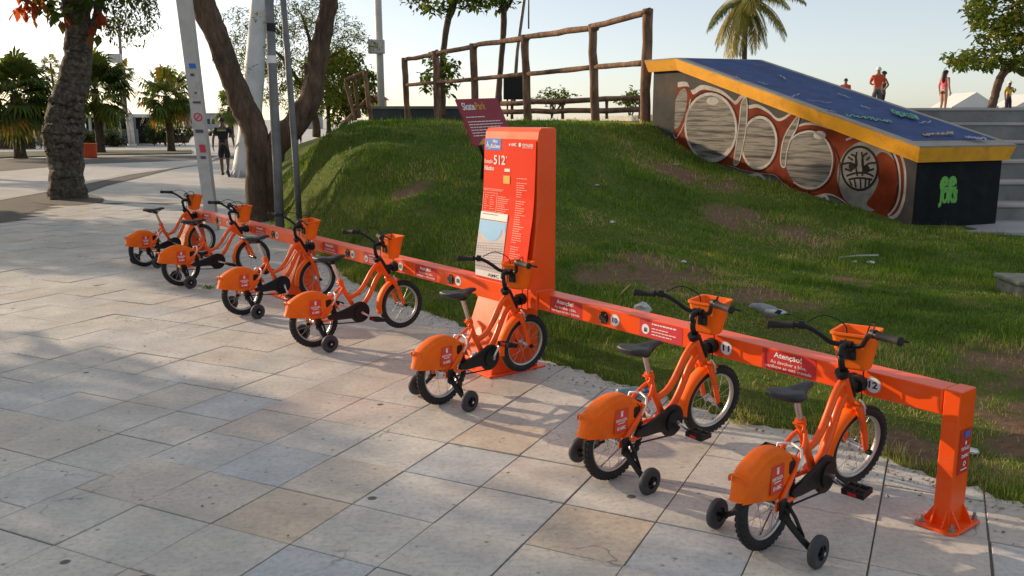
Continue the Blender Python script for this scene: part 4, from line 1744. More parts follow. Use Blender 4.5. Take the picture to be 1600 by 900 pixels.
    # ---- inner rear mudguard and front mudguard
    def guard(c, r_, a0, a1, w, n=18):
        g = MB()
        V, F = [], []
        cs = [(-w, -.010), (-w * .75, -.002), (-w * .3, .003), (w * .3, .003), (w * .75, -.002), (w, -.010)]
        for k in range(n + 1):
            a = R(a0 + (a1 - a0) * k / n)
            for y, dr in cs + [(y, dr - .004) for y, dr in cs[::-1]]:
                V.append((c.x + (r_ + dr) * math.cos(a), y, c.z + (r_ + dr) * math.sin(a)))
        m = 12
        for k in range(n):
            for j in range(m):
                F.append((k * m + j, k * m + (j + 1) % m, (k + 1) * m + (j + 1) % m, (k + 1) * m + j))
        F += [tuple(range(m)), tuple(n * m + j for j in range(m))]
        g.add(V, F, True)
        return g
    guard(FAX, .207, 193, 98, .036).build('front_mudguard', 'plastic', root)
    guard(RAX, .206, 75, 18, .034).build('rear_mudguard', 'plastic', root)
    # ---- chain guard
    cg = MB()
    pr = [(BBK.x + .078 * math.cos(R(a)), BBK.z + .078 * math.sin(R(a))) for a in range(-150, 135, 15)]
    pr += [(.25, .262), (.16, .236), (.10, .222), (.085, .205), (.09, .188), (.16, .180), (.24, .178)]
    cg.prism(pr, -.062, -.040, ch=.005)
    cg.cyl((BBK.x, -.062, BBK.z), (BBK.x, -.070, BBK.z), .052, 24)
    cg.build('chain_guard', 'blackplastic', root)
    cl = MB()
    cl.tube([(.015, -.050, .165), (.335, -.050, .140)], .0045, 6)
    cl.build('chain', 'blackplastic', root)
    # ---- cranks with pedals, their origin on the axle
    for s_ in (-1, 1):
        ck = MB()
        ck.cyl((0, s_ * .062, 0), (0, s_ * .090, 0), .011, 12)
        ck.tube([(0, s_ * .080, 0), (.03, s_ * .084, 0), (.07, s_ * .092, 0), (.100, s_ * .096, 0)], [.0095, .008, .008, .0095], 8)
        co = ck.build('crank', 'steel', root)
        co.location = BBK
        co['side'] = s_
        pd = MB()
        for y in (.106, .150, .192):
            pd.box((.0, s_ * y, 0), (.082, .008, .026), ch=.003)
        for x in (-.037, .037):
            pd.box((x, s_ * .149, 0), (.010, .090, .024), ch=.003)
        pd.box((0, s_ * .149, 0), (.022, .090, .018), ch=.003)
        for x in (-.020, .020):
            for y in (.118, .127, .136, .163, .172, .181):
                pd.box((x, s_ * y, 0), (.024, .0035, .016))
        po = pd.build('pedal', 'blackplastic', root)
        po['side'] = s_
        for x in (-.0425, .0425):
            rf = MB()
            rf.box((x, s_ * .149, 0), (.003, .036, .015), ch=.001)
            rf.build('reflector', 'redlens', po)
    # ---- brakes
    for s_ in (-1, 1):
        bq = MB()
        bq.tube([(.672, s_ * .043, .385), (.655, s_ * .046, .425), (.648, s_ * .030, .452)], .0055, 8)
        bq.build('brake_arm', 'brakesilver', root)
        bq = MB()
        bq.tube([(.118, s_ * .054, .290), (.125, s_ * .054, .300), (.145, s_ * .056, .330), (.152, s_ * .050, .365), (.165, s_ * .0, .375)], .0055, 8)
        bq.build('brake_arm', 'brakesilver', root)
    # ---- training wheels
    for s_ in (-1, 1):
        bk_ = MB()
        bk_.box((.0, s_ * .072, .180), (.045, .012, .075), ch=.004)
        bk_.hull([(x, s_ * y, z) for x in (-.018, .018) for y, z in ((.064, .150), (.078, .165), (.082, .135), (.098, .146))])
        bk_.tube([(.0, s_ * .070, .165), (.005, s_ * .105, .125), (.008, s_ * .150, .085), (.008, s_ * .188, .062)], [.013, .012, .011, .011], 8, flat=(1, 1.5))
        bk_.tube([(.02, s_ * .074, .20), (.026, s_ * .11, .15), (.018, s_ * .15, .09)], .008, 6)
        bk_.cyl((.008, s_ * .170, .062), (.008, s_ * .240, .062), .008, 10)
        tb = bk_.build('stabiliser_bracket', 'blackplastic', root)
        tw = MB()
        V, F = [], []
        prf = [(.030, .016), (.052, .016), (.060, .011), (.062, .004), (.062, -.004), (.060, -.011), (.052, -.016), (.030, -.016)]
        n = 28
        for k in range(n):
            a = 2 * PI * k / n
            for r_, y in prf:
                V.append((r_ * math.cos(a), y, r_ * math.sin(a)))
        m = len(prf)
        for k in range(n):
            for j in range(m):
                F.append((k * m + j, k * m + (j + 1) % m, ((k + 1) % n) * m + (j + 1) % m, ((k + 1) % n) * m + j))
        tw.add(V, F, False)
        two = tw.build('stabiliser_wheel', 'greywheel', root)
        two.location = (.008, s_ * .216, .062)
        dh = MB()
        dh.cyl((0, -.010, 0), (0, .010, 0), .033, 20)
        for k in range(5):
            a = 2 * PI * k / 5
            dh.tube([(.012 * math.cos(a), s_ * .012, .012 * math.sin(a)), (.031 * math.cos(a), s_ * .012, .031 * math.sin(a))], .004, 6)
        dh.cyl((0, s_ * .008, 0), (0, s_ * .019, 0), .013, 12)
        dh.build('wheel_disc', 'blackplastic', two)
        nt_ = MB()
        nt_.cyl((0, s_ * .019, 0), (0, s_ * .027, 0), .008, 6)
        nt_.build('nut', 'steel', two)
    return root


M['stickred3'] = simple('bike_sticker_red', (.66, .050, .022), .42, var=.06)
M['brakesilver'] = simple('brake_silver', (.70, .70, .70), .35, metal=.35, var=.1)
proto = make_bike()
# number, rear contact point, heading, lean, saddle drop, crank angle, steering, label
BIKES = [(12, (.956, 3.110), 42.6, -.1, .045, -38, -13, 'orange child bicycle with stabilisers docked at number 12, nearest the end post'),
         (11, (.450, 3.770), 41.0, 2.5, .040, -36, -10, 'orange child bicycle with stabilisers docked at number 11'),
         (9, (-.403, 4.843), 48.5, 1.3, 0.0, 62, -9, 'orange child bicycle docked at number 09 in front of the station totem'),
         (7, (-1.412, 6.131), 39.1, -.3, 0.0, -30, 1, 'orange child bicycle docked at number 07, left of the station totem'),
         (5, (-2.239, 7.187), 46.1, 1.3, -.006, -72, -5, 'orange child bicycle docked at number 05, third from the left'),
         (3, (-3.229, 8.491), 38.5, -.2, .004, -18, 0, 'orange child bicycle docked at number 03, second from the left'),
         (1, (-4.062, 9.655), 54.2, .5, .010, 150, -3, 'orange child bicycle docked at number 01, farthest left on the rack')]
for k, (num, rc, ang, lean, drop, crank, steer, lab) in enumerate(BIKES):
    b = proto if k == 0 else copy_tree(proto)
    tag(b, lab, 'bicycle', 'orange child bicycles docked along the rack')
    b.location = (rc[0], rc[1], .001)
    b.rotation_euler = (R(lean), 0, R(ang))
    for ch in b.children:
        nm = ch.name.split('.')[0]
        if nm in ('saddle', 'saddle_rails', 'seat_post'):
            ch.location = (.40 * drop, 0, -.93 * drop)
        elif nm == 'crank':
            ch.rotation_euler = (0, -R(crank if ch['side'] < 0 else crank + 180), 0)
        elif nm == 'pedal':
            w_ = R(crank if ch['side'] < 0 else crank + 180)
            ch.location = BBK + Vector((.1 * math.cos(w_), 0, .1 * math.sin(w_)))
            ch.rotation_euler = (0, R(random.uniform(-16, 16)), 0)
        elif nm in ('handlebar', 'grip', 'brake_lever', 'stem', 'fork', 'axle_nut', 'front_mudguard', 'basket', 'basket_bracket') or (nm == 'wheel' and ch.location.x > .5):
            piv = Vector((.545, 0, .60))
            ax = Vector((-.085, 0, .135)).normalized()
            sw = steer if nm in ('wheel', 'fork', 'axle_nut', 'front_mudguard') else (4 if num > 8 else steer)
            Rm = Matrix.Translation(piv) @ Matrix.Rotation(R(sw), 4, ax) @ Matrix.Translation(-piv)
            ch.matrix_basis = Rm @ (Matrix.Translation(FAX) @ Matrix.Rotation(random.uniform(0, 6), 4, 'Y') if nm == 'wheel' else Matrix())
for o in list(bpy.data.objects):
    for kk in ('side', 'red'):
        if kk in o:
            del o[kk]
# ================================================================== TREES, POLES, FENCES, SIGNS
def m_bark(name, lo, mid, hi, scale=6., stretch=.35, bstr=.9):
    m, nt, b = newmat(name)
    p = worldpos(nt)
    mp = nd(nt, 'Mapping')
    mp.inputs['Scale'].default_value = (1, 1, stretch)
    nt.links.new(p, mp.inputs[0])
    n1 = noise(nt, mp.outputs[0], scale, 8, .7, .6)
    c = ramp(nt, n1, [(.3, lo), (.5, mid), (.72, hi)])
    c = mixc(nt, 1.0, c, ramp(nt, noise(nt, p, 1.6, 4), [(.3, (.7, .7, .7)), (.7, (1.15, 1.12, 1.08))]), 'MULTIPLY')
    nt.links.new(c, b.inputs['Base Color'])
    b.inputs['Roughness'].default_value = .9
    b.inputs['Specular IOR Level'].default_value = .2
    n2 = noise(nt, mp.outputs[0], scale * 3, 7, .7, .3)
    bump(nt, b, n2, bstr, .04)
    return m


M['bark_grey'] = m_bark('knotty_grey_bark', (.045, .039, .032), (.13, .115, .095), (.34, .31, .27), 13, .9, 1.0)
M['bark_brown'] = m_bark('brown_bark', (.05, .035, .025), (.13, .09, .065), (.24, .17, .125), 9, .22)
M['bark_palm'] = m_bark('palm_bark', (.03, .022, .015), (.10, .075, .05), (.18, .14, .10), 6, 2.5)
M['leaf_almond'] = foliage('almond_leaves', [(0, (.035, .07, .010)), (.4, (.075, .13, .018)), (.75, (.14, .18, .025)), (.92, (.30, .22, .04)), (1, (.40, .18, .04))], .45)
M['leaf_red'] = foliage('red_almond_leaves', [(0, (.06, .10, .02)), (.45, (.12, .15, .04)), (.6, (.42, .06, .02)), (1, (.55, .11, .04))], .5)
M['leaf_feather'] = foliage('feathery_leaves', [(0, (.045, .075, .015)), (.5, (.11, .15, .025)), (.85, (.22, .23, .035)), (1, (.32, .26, .05))], .5)
M['leaf_palm'] = foliage('fan_palm_leaves', [(0, (.04, .075, .018)), (.5, (.10, .15, .035)), (.8, (.18, .20, .045)), (.93, (.34, .22, .05)), (1, (.46, .24, .05))], .45)
M['leaf_coco'] = foliage('coconut_fronds', [(0, (.06, .085, .018)), (.5, (.14, .16, .03)), (.85, (.26, .22, .05)), (1, (.36, .27, .08))], .4)
M['hedge'] = foliage('hedge_leaves', [(0, (.03, .05, .012)), (.6, (.07, .105, .02)), (1, (.13, .16, .03))], .3)


def jit(pts, rad, steps=4, amp=.15, seed=0):
    """resample a limb and roughen it"""
    r = np.random.default_rng(seed)
    P = smoothline([tuple(p) + (q,) for p, q in zip(pts, rad)], steps)
    out, rr = [], []
    for x, y, z, q in P:
        out.append((x + r.normal(0, q * amp), y + r.normal(0, q * amp), z))
        rr.append(max(.004, q * (1 + r.normal(0, amp * .7))))
    return out, rr


def trunk_mesh(mb, pts, rad, n=12, steps=5, amp=.06, seed=0, lump=.0):
    P, Q = jit(pts, rad, steps, amp, seed)
    o = len(mb.v)
    mb.tube(P, Q, n)
    if lump:
        r = np.random.default_rng(seed + 5)
        cen = [Vector(p) for p in P]
        for i in range(o, len(mb.v)):
            k = min((i - o) // n, len(cen) - 1)
            v = Vector(mb.v[i])
            d = v - cen[k]
            s_ = 1 + lump * (vn3(v * 3.5, seed) - .45) + lump * .7 * (vn3(v * 9, seed + 1) - .5)
            mb.v[i] = tuple(cen[k] + d * s_)


def vn3(v, seed=0):
    return float(vnoise(np.array([v.x + v.z * .7 + 40]), np.array([v.y + v.z * 1.1 + 40]), 50 + seed)[0])


def leaf_geo(C, size, r, droop=.3, aspect=.5, up=None, spread=1.0):
    """C (n,3) leaf bases -> folded diamond leaves"""
    n = len(C)
    th = r.uniform(0, 2 * PI, n)
    ph = r.normal(-droop, .5 * spread, n)
    d = np.c_[np.cos(th) * np.cos(ph), np.sin(th) * np.cos(ph), np.sin(ph)]
    sd = np.c_[-np.sin(th), np.cos(th), r.normal(0, .45, n)]
    sd /= np.linalg.norm(sd, axis=1)[:, None]
    nn = np.cross(d, sd)
    L = size * r.uniform(.6, 1.25, n)
    W = L * aspect
    V = np.empty((n, 4, 3))
    V[:, 0] = C
    V[:, 1] = C + d * (L * .55)[:, None] + sd * (W / 2)[:, None] + nn * (L * .06)[:, None]
    V[:, 2] = C + d * L[:, None] - np.c_[0 * L, 0 * L, L * .12]
    V[:, 3] = C + d * (L * .55)[:, None] - sd * (W / 2)[:, None] + nn * (L * .06)[:, None]
    F = np.arange(n * 4).reshape(n, 4)
    return V.reshape(-1, 3), F


def clump_points(clumps, per, r, shell=.55):
    out, tn = [], []
    for cx, cy, cz, rx, rz in clumps:
        k = int(per * (rx / .5) ** 1.6) + 6
        d = r.normal(0, 1, (k, 3))
        d /= np.linalg.norm(d, axis=1)[:, None]
        q = (shell + (1 - shell) * r.random(k)) ** .7
        P = d * q[:, None] * np.array([rx, rx, rz])
        out.append(P + np.array([cx, cy, cz]))
        tn.append(np.clip(.35 + r.normal(0, .2, k) + r.normal(0, .08) + .12 * d[:, 2], 0, 1))
    return np.concatenate(out), np.concatenate(tn)


def crown(name, clumps, per, size, mat, parent, seed, aspect=.5, droop=.3, tshift=0.):
    r = np.random.default_rng(seed)
    C, t = clump_points(clumps, per, r)
    V, F = leaf_geo(C, size, r, droop, aspect)
    return mesh_np(name, V, F, mat, parent, tint=np.clip(t + tshift, 0, 1))


def rel(p, o):
    return Vector(p) - Vector(o.location)


# ---- big knotty tree at the left
D1 = 18.2
tr = empty('almond_tree', gnd(105, 309))
tag(tr, 'thick knotty grey trunk with hanging green and red leaves, standing alone at left', 'tree')
mb = MB()
pts = [rel(at(x, y, D1), tr) for x, y in ((105, 318), (105, 290), (103, 255), (99, 225), (100, 200), (103, 175), (109, 150), (117, 120), (122, 90), (124, 60), (121, 30), (118, 0), (116, -60), (118, -130))]
k1 = D1 / FPX / 2
trunk_mesh(mb, pts, [k1 * w for w in (58, 50, 50, 55, 58, 52, 46, 43, 42, 38, 38, 40, 42, 34)], 28, 9, .025, 3, .20)
trunk_mesh(mb, [rel(at(x, y, D1), tr) for x, y in ((128, 70), (140, 55), (150, 30), (158, -10))], [k1 * w for w in (16, 13, 12, 12)], 9, 4, .05, 4, .2)
trunk_mesh(mb, [rel(at(x, y, D1), tr) for x, y in ((116, 10), (95, -30), (60, -60), (30, -70))], [k1 * w for w in (24, 20, 15, 11)], 9, 4, .05, 6, .2)
trunk_mesh(mb, [rel(at(x, y, D1), tr) for x, y in ((120, 0), (150, -40), (190, -70), (220, -75))], [k1 * w for w in (24, 20, 15, 11)], 9, 4, .05, 7, .2)
r_ = np.random.default_rng(3)
for k in range(46):       # burls on the lower trunk
    x, y = r_.uniform(80, 124), r_.uniform(150, 250)
    c = rel(at(x, y, D1 - .28), tr)
    s_ = r_.uniform(.04, .11)
    dv = r_.normal(0, 1, (40, 3))
    dv /= np.linalg.norm(dv, axis=1)[:, None]
    mb.hull([c + Vector(v) * s_ * r_.uniform(.85, 1.05) for v in dv.tolist()], smooth=True)
mb.build('trunk', 'bark_grey', tr)
cl = []
for x, y, s_ in ((90, 5, .30), (75, 12, .25), (100, 20, .2), (140, 8, .22), (60, -6, .3), (120, -15, .4), (160, -10, .35), (40, -20, .4), (190, -25, .45)):
    p = rel(at(x, y, D1 + RNG.uniform(-.5, .4)), tr)
    cl.append((p.x, p.y, p.z, s_, s_ * .8))
for k in range(26):
    p = rel(at(RNG.uniform(-60, 300), RNG.uniform(-200, -40), D1 + RNG.uniform(-2.5, 2.5)), tr)
    cl.append((p.x, p.y, p.z, RNG.uniform(.5, .9), RNG.uniform(.35, .6)))
crown('crown', cl, 26, .26, 'leaf_almond', tr, 11, .62)
crown('red_leaves', [tuple(rel(at(x, y, D1 - .3), tr)) + (s_, s_ * 1.2) for x, y, s_ in ((42, 8, .20), (50, 20, .12), (36, 2, .15), (150, 24, .14), (147, 48, .10), (103, 32, .12), (72, 0, .15))], 26, .26, 'leaf_red', tr, 12, .55, .9, .3)
# fine hanging foliage right of the trunk
cl = []
for k in range(120):
    x = RNG.uniform(158, 240)
    lim = 78 - abs(x - 198) * .9
    y = RNG.uniform(-30, max(5, lim))
    p = rel(at(x, y, D1 + RNG.uniform(-.5, .8)), tr)
    cl.append((p.x, p.y, p.z, RNG.uniform(.10, .2), RNG.uniform(.12, .26)))
crown('hanging_foliage', cl, 60, .085, 'leaf_feather', tr, 13, .55, .6, -.12)
# tree pit
sheet('tree_pit', [gnd(105 + 58 * math.cos(a), 312 + 9 * math.sin(a)) for a in np.linspace(0, 2 * PI, 24, endpoint=False)], .006, 'joint')

# ---- forked tree behind the rack
D2 = 14.1
k2 = D2 / FPX / 2
tr = empty('forked_tree', gnd(412, 346))
tag(tr, 'leaning brown tree forked into two long limbs behind the rack', 'tree')
mb = MB()
trunk_mesh(mb, [rel(at(x, y, D2), tr) for x, y in ((402, 356), (402, 335), (401, 300), (402, 265), (402, 232), (396, 200), (382, 170), (368, 135), (353, 95), (338, 55), (322, 20), (308, -15), (290, -70), (270, -130))], [k2 * w for w in (46, 38, 34, 34, 36, 38, 38, 36, 36, 36, 36, 38, 34, 28)], 16, 6, .02, 21, .16)
trunk_mesh(mb, [rel(at(x, y, D2 + .12), tr) for x, y in ((424, 356), (423, 335), (422, 300), (421, 270), (425, 240), (440, 215), (462, 192), (482, 160), (492, 125), (498, 90), (504, 55), (511, 20), (518, -15), (530, -70), (548, -130))], [k2 * w for w in (40, 34, 32, 34, 37, 38, 37, 35, 31, 30, 28, 26, 27, 25, 20)], 16, 6, .02, 22, .22)
trunk_mesh(mb, [rel(at(x, y, D2 + .1), tr) for x, y in ((478, 160), (477, 140), (480, 118), (476, 100))], [k2 * w for w in (18, 12, 8, 4)], 8, 4, .05, 23, .2)
mb.build('trunk', 'bark_brown', tr)
cl = []
for k in range(46):
    x = RNG.choice([RNG.uniform(160, 360), RNG.uniform(440, 720)])
    p = rel(at(x, RNG.uniform(-260, -70), D2 + RNG.uniform(-2.2, 2.2)), tr)
    cl.append((p.x, p.y, p.z, RNG.uniform(.35, .7), RNG.uniform(.25, .45)))
crown('crown', cl, 34, .15, 'leaf_feather', tr, 24, .5)
mb = MB()
for s_, (x1, y1) in enumerate(((200, -150), (330, -200), (250, -230), (480, -200), (620, -180), (560, -230))):
    base = (290, -70) if s_ < 3 else (530, -70)
    trunk_mesh(mb, [rel(at(*base, D2), tr), rel(at((base[0] + x1) / 2, (base[1] + y1) / 2 - 20, D2 + .4), tr), rel(at(x1, y1, D2 + RNG.uniform(-1.5, 1.5)), tr)], [.14, .09, .03], 7, 4, .06, 30 + s_)
mb.build('branches', 'bark_brown', tr)


def bg_tree(name, label, base, D, limbs, clumps, per, size, mat, bark, seed, aspect=.5, droop=.3, tshift=0., group=None):
    t = empty(name, base)
    tag(t, label, 'tree', group)
    mb = MB()
    for i, (pp, ww) in enumerate(limbs):
        trunk_mesh(mb, [rel(at(x, y, D + dd), t) for x, y, dd in pp], [D / FPX / 2 * w for w in ww], 9, 5, .03, seed + i, .12)
    mb.build('trunk', bark, t)
    cl = []
    for x, y, dd, s_, z_ in clumps:
        p = rel(at(x, y, D + dd), t)
        cl.append((p.x, p.y, p.z, s_, z_))
    crown('crown', cl, per, size, mat, t, seed + 60, aspect, droop, tshift)
    return t


def scatter(n, x0, x1, y0, y1, dd, s0, s1, mask=None, seed=0):
    r = np.random.default_rng(seed)
    out = []
    while len(out) < n:
        x, y = r.uniform(x0, x1), r.uniform(y0, y1)
        if mask and not mask(x, y):
            continue
        s_ = r.uniform(s0, s1)
        out.append((x, y, r.uniform(-dd, dd), s_, s_ * .7))
    return out


# feathery tree in the middle distance, seen through the fork
msk = lambda x, y: ((x - 478) / 108) ** 2 + ((y - 85) / 92) ** 2 < 1 and not (x > 535 and y < 30)
bg_tree('feathery_tree', 'airy feathery-leaved tree seen through the fork of the leaning tree', at(513, 212, 27), 27,
        [([(495, 214, 0), (493, 190, 0), (487, 165, 0), (482, 120, 0), (485, 70, 0), (470, 20, 0)], (13, 12, 11, 9, 6, 3)), ([(487, 165, 0), (462, 120, -.5), (430, 80, -1), (385, 55, -1)], (8, 6, 4, 2)), ([(484, 120, 0), (515, 90, .5), (550, 70, .5)], (6, 4, 2)), ([(486, 90, 0), (500, 50, .3), (520, 20, .6)], (5, 3, 1.5))],
        scatter(360, 365, 590, 0, 185, 1.6, .10, .32, msk, 1) + scatter(60, 338, 430, 8, 105, 1.0, .10, .24, lambda x, y: y > 20 - (x - 340) * .1 and abs(y - 55) < 50, 91), 95, .125, 'leaf_feather', 'bark_brown', 100, .26, .35, .12)
msk2 = lambda x, y: ((x - 527) / 55) ** 2 + ((y - 130) / 55) ** 2 < 1
bg_tree('bushy_tree', 'small bushy green tree between the leaning tree and the broken handrail', at(514, 207, 36), 36,
        [([(514, 208, 0), (513, 180, 0), (512, 155, 0), (514, 130, 0)], (8, 6, 5, 3)), ([(512, 160, 0), (530, 130, 0), (550, 110, 0)], (4, 3, 2))],
        scatter(130, 468, 590, 75, 190, 1.5, .2, .5, msk2, 2), 44, .24, 'leaf_feather', 'bark_brown', 120, .5, .35, .05)
# almond trees behind the log fence
bg_tree('slim_almond_tree', 'slim tree with a leafy side clump behind the log fence, left of its twin', at(690, 182, 30), 30,
        [([(690, 182, 0), (692, 150, 0), (690, 110, 0), (694, 70, 0), (699, 35, 0), (708, 8, 0), (716, -40, 0)], (11, 10, 9, 9, 10, 11, 8)), ([(707, 10, 0), (690, -15, 0), (670, -30, 0)], (6, 5, 3)), ([(691, 110, 0), (680, 100, 0), (670, 96, 0)], (3, 2, 1)), ([(684, 180, 0), (689, 150, 0), (692, 130, 0)], (5, 5, 4))],
        scatter(26, 655, 716, 80, 148, .8, .18, .34, lambda x, y: ((x - 686) / 30) ** 2 + ((y - 116) / 34) ** 2 < 1, 3) + scatter(26, 626, 758, -12, 20, 1.0, .2, .38, lambda x, y: y < 20 - abs(x - 690) * .12 and not (735 < x < 748), 4) + scatter(20, 620, 770, -80, -20, 1.5, .5, .8, None, 41),
        26, .24, 'leaf_almond', 'bark_brown', 140, .55)
bg_tree('tall_almond_tree', 'tall dark slim trunk with few leaves behind the log fence, right of its twin', at(778, 160, 31), 31,
        [([(778, 165, 0), (780, 130, 0), (783, 95, 0), (786, 60, 0), (787, 25, 0), (785, 0, 0), (783, -50, 0)], (12, 9, 8.5, 9, 10, 11, 9)), ([(787, 20, 0), (796, 8, 0), (803, -5, 0)], (5, 4, 3))],
        scatter(16, 752, 806, -14, 9, .7, .2, .34, None, 5) + scatter(16, 730, 840, -80, -22, 1.5, .5, .8, None, 42), 26, .24, 'leaf_almond', 'bark_brown', 160, .55)
# sea almond at the far right
crn = scatter(270, 1500, 1680, -60, 105, 2.0, .18, .40, lambda x, y: (y < 42 and x > 1512 + abs(y - 20) * .25 and not (1540 < x < 1566 and y < 22)) or (42 <= y < 62 and x > 1545) or (78 <= y < 105 and x > 1474 + abs(y - 92) * 2.0 and x > 1480) or (60 <= y <= 80 and x > 1535), 6)
bg_tree('sea_almond_tree', 'leaning sea almond tree with layered crown at the far right', at(1548, 176, 34), 34,
        [([(1546, 180, 0), (1553, 155, 0), (1560, 130, 0), (1570, 112, 0), (1590, 100, 0), (1625, 70, 0), (1630, 20, 0)], (14, 12, 12, 12, 12, 11, 8)), ([(1570, 112, 0), (1562, 95, .2), (1530, 92, .4), (1495, 94, .6)], (7, 5, 3, 2)), ([(1590, 100, 0), (1572, 60, .2), (1540, 35, .3)], (7, 4, 2)), ([(1585, 105, 0), (1600, 116, 0), (1612, 110, 0)], (8, 8, 6))],
        crn + scatter(30, 1478, 1600, 84, 104, 1.5, .16, .30, None, 61) + scatter(26, 1515, 1600, 8, 60, 1.5, .16, .32, None, 62), 30, .26, 'leaf_almond', 'bark_brown', 180, .55, .2, .12)

# ---- shrubs behind the fence
for i, (px_, py_, D_, w, h, lab) in enumerate(((862, 150, 33, 36, 16, 'low leafy shrub behind the log fence, right of the black board'), (985, 152, 33, 16, 14, 'small dark shrub behind the last fence post beside the ramp'))):
    t = empty('shrub', at(px_, py_ + 22, D_))
    tag(t, lab, 'shrub')
    r = np.random.default_rng(300 + i)
    cl = []
    for k in range(26):
        x, y = px_ + r.normal(0, w * .42), py_ + r.normal(0, h * .4) + abs(r.normal(0, 3))
        p = rel(at(x, y, D_ + r.uniform(-.6, .6)), t)
        cl.append((p.x, p.y, p.z, r.uniform(.12, .26), r.uniform(.1, .2)))
    crown('foliage', cl, 40, .18, 'leaf_almond', t, 310 + i, .5, .1, .08)
    mb = MB()
    for k in range(5):
        mb.tube([(0, 0, -.3), (r.uniform(-.2, .2), r.uniform(-.1, .1), .2), (r.uniform(-.5, .5), 0, .5)], [.03, .02, .01], 6)
    mb.build('stem', 'bark_brown', t)


# ---- fan palms along the far verge
def fan_palm(name, label, px_, py_, topy, crad, tw, seed, D=None, group='fan palms along the verge', nleaf=34):
    b = gnd(px_, py_) if D is None else at(px_, py_, D)
    D_ = b.y
    t = empty(name, b)
    tag(t, label, 'palm tree', group)
    s_ = D_ / FPX
    H_ = (py_ - topy) * s_
    r = np.random.default_rng(seed)
    mb = MB()
    lean = r.uniform(-.12, .12)
    pts = [(lean * z * z, 0, z * H_) for z in np.linspace(-.02, 1, 14)]
    mb.tube(pts, [tw * s_ / 2 * (1.45 if k == 0 else 1.15 - .2 * k / 13 + .08 * (k % 2)) for k in range(14)], 12)
    mb.build('trunk', 'bark_palm', t)
    V, F, T = [], [], []
    R_ = crad * s_
    for k in range(nleaf):
        el = R(r.uniform(-55, 80)) if k > 3 else R(r.uniform(-75, -40))
        az = r.uniform(0, 2 * PI)
        d = np.array([math.cos(az) * math.cos(el), math.sin(az) * math.cos(el), math.sin(el)])
        c0 = np.array([lean, 0, H_])
        L1 = R_ * r.uniform(.45, .62)
        c1 = c0 + d * L1 + np.array([0, 0, -.08 * R_ * math.cos(el)])
        sd = np.cross(d, [0, 0, 1.])
        sd /= np.linalg.norm(sd) + 1e-9
        up = np.cross(sd, d)
        o = len(V)
        w = .012 * R_
        V += [c0 - sd * w, c0 + sd * w, c1 + sd * w, c1 - sd * w]
        F.append((o, o + 1, o + 2, o + 3))
        tn = np.clip(r.normal(.42, .18) + (.30 if el < R(-45) else 0) + .15 * (el > R(40)), 0, 1)
        T.append(tn)
        nb = 21
        tilt = r.uniform(-.3, .5)
        for j in range(nb):
            a = R(-125 + 250 * j / (nb - 1))
            q = d * math.cos(a) + (sd * math.cos(tilt) + up * math.sin(tilt)) * math.sin(a)
            Lb = R_ * r.uniform(.40, .55) * (1 - .22 * abs(a) / R(125))
            side = np.cross(q, up)
            side /= np.linalg.norm(side) + 1e-9
            m1 = c1 + q * Lb * .6 + up * .03 * R_
            e = c1 + q * Lb + np.array([0, 0, -.16 * R_ * r.uniform(.5, 1.3)])
            o = len(V)
            ww = .058 * R_
            V += [c1 + side * ww * .2, m1 - side * ww * .5, e, m1 + side * ww * .5]
            F.append((o, o + 1, o + 2, o + 3))
            T.append(np.clip(tn + r.normal(0, .06), 0, 1))
    mesh_np('fronds', np.array(V), np.array(F), 'leaf_palm', t, tint=np.array(T))
    return t


fan_palm('fan_palm', 'broad fan palm at the left edge of the photo', 32, 247, 150, 76, 15, 401, nleaf=64)
fan_palm('fan_palm', 'fan palm just right of the thick knotty trunk, behind the orange bin', 158, 239, 142, 68, 11, 402, nleaf=60)
fan_palm('fan_palm', 'fan palm nearest the white pole, with orange dead leaves', 268, 237, 152, 54, 10, 403, nleaf=54)
fan_palm('fan_palm', 'distant fan palm between the white pole and the leaning tree', 362, 214, 168, 34, 7, 404, D=62, nleaf=26)
fan_palm('fan_palm', 'slender distant palm rising behind the palm by the bin', 201, 222, 112, 20, 3, 405, D=62, nleaf=22)
fan_palm('fan_palm', 'small distant palm top left of the knotty trunk', 93, 225, 104, 18, 3, 406, D=66, nleaf=22)

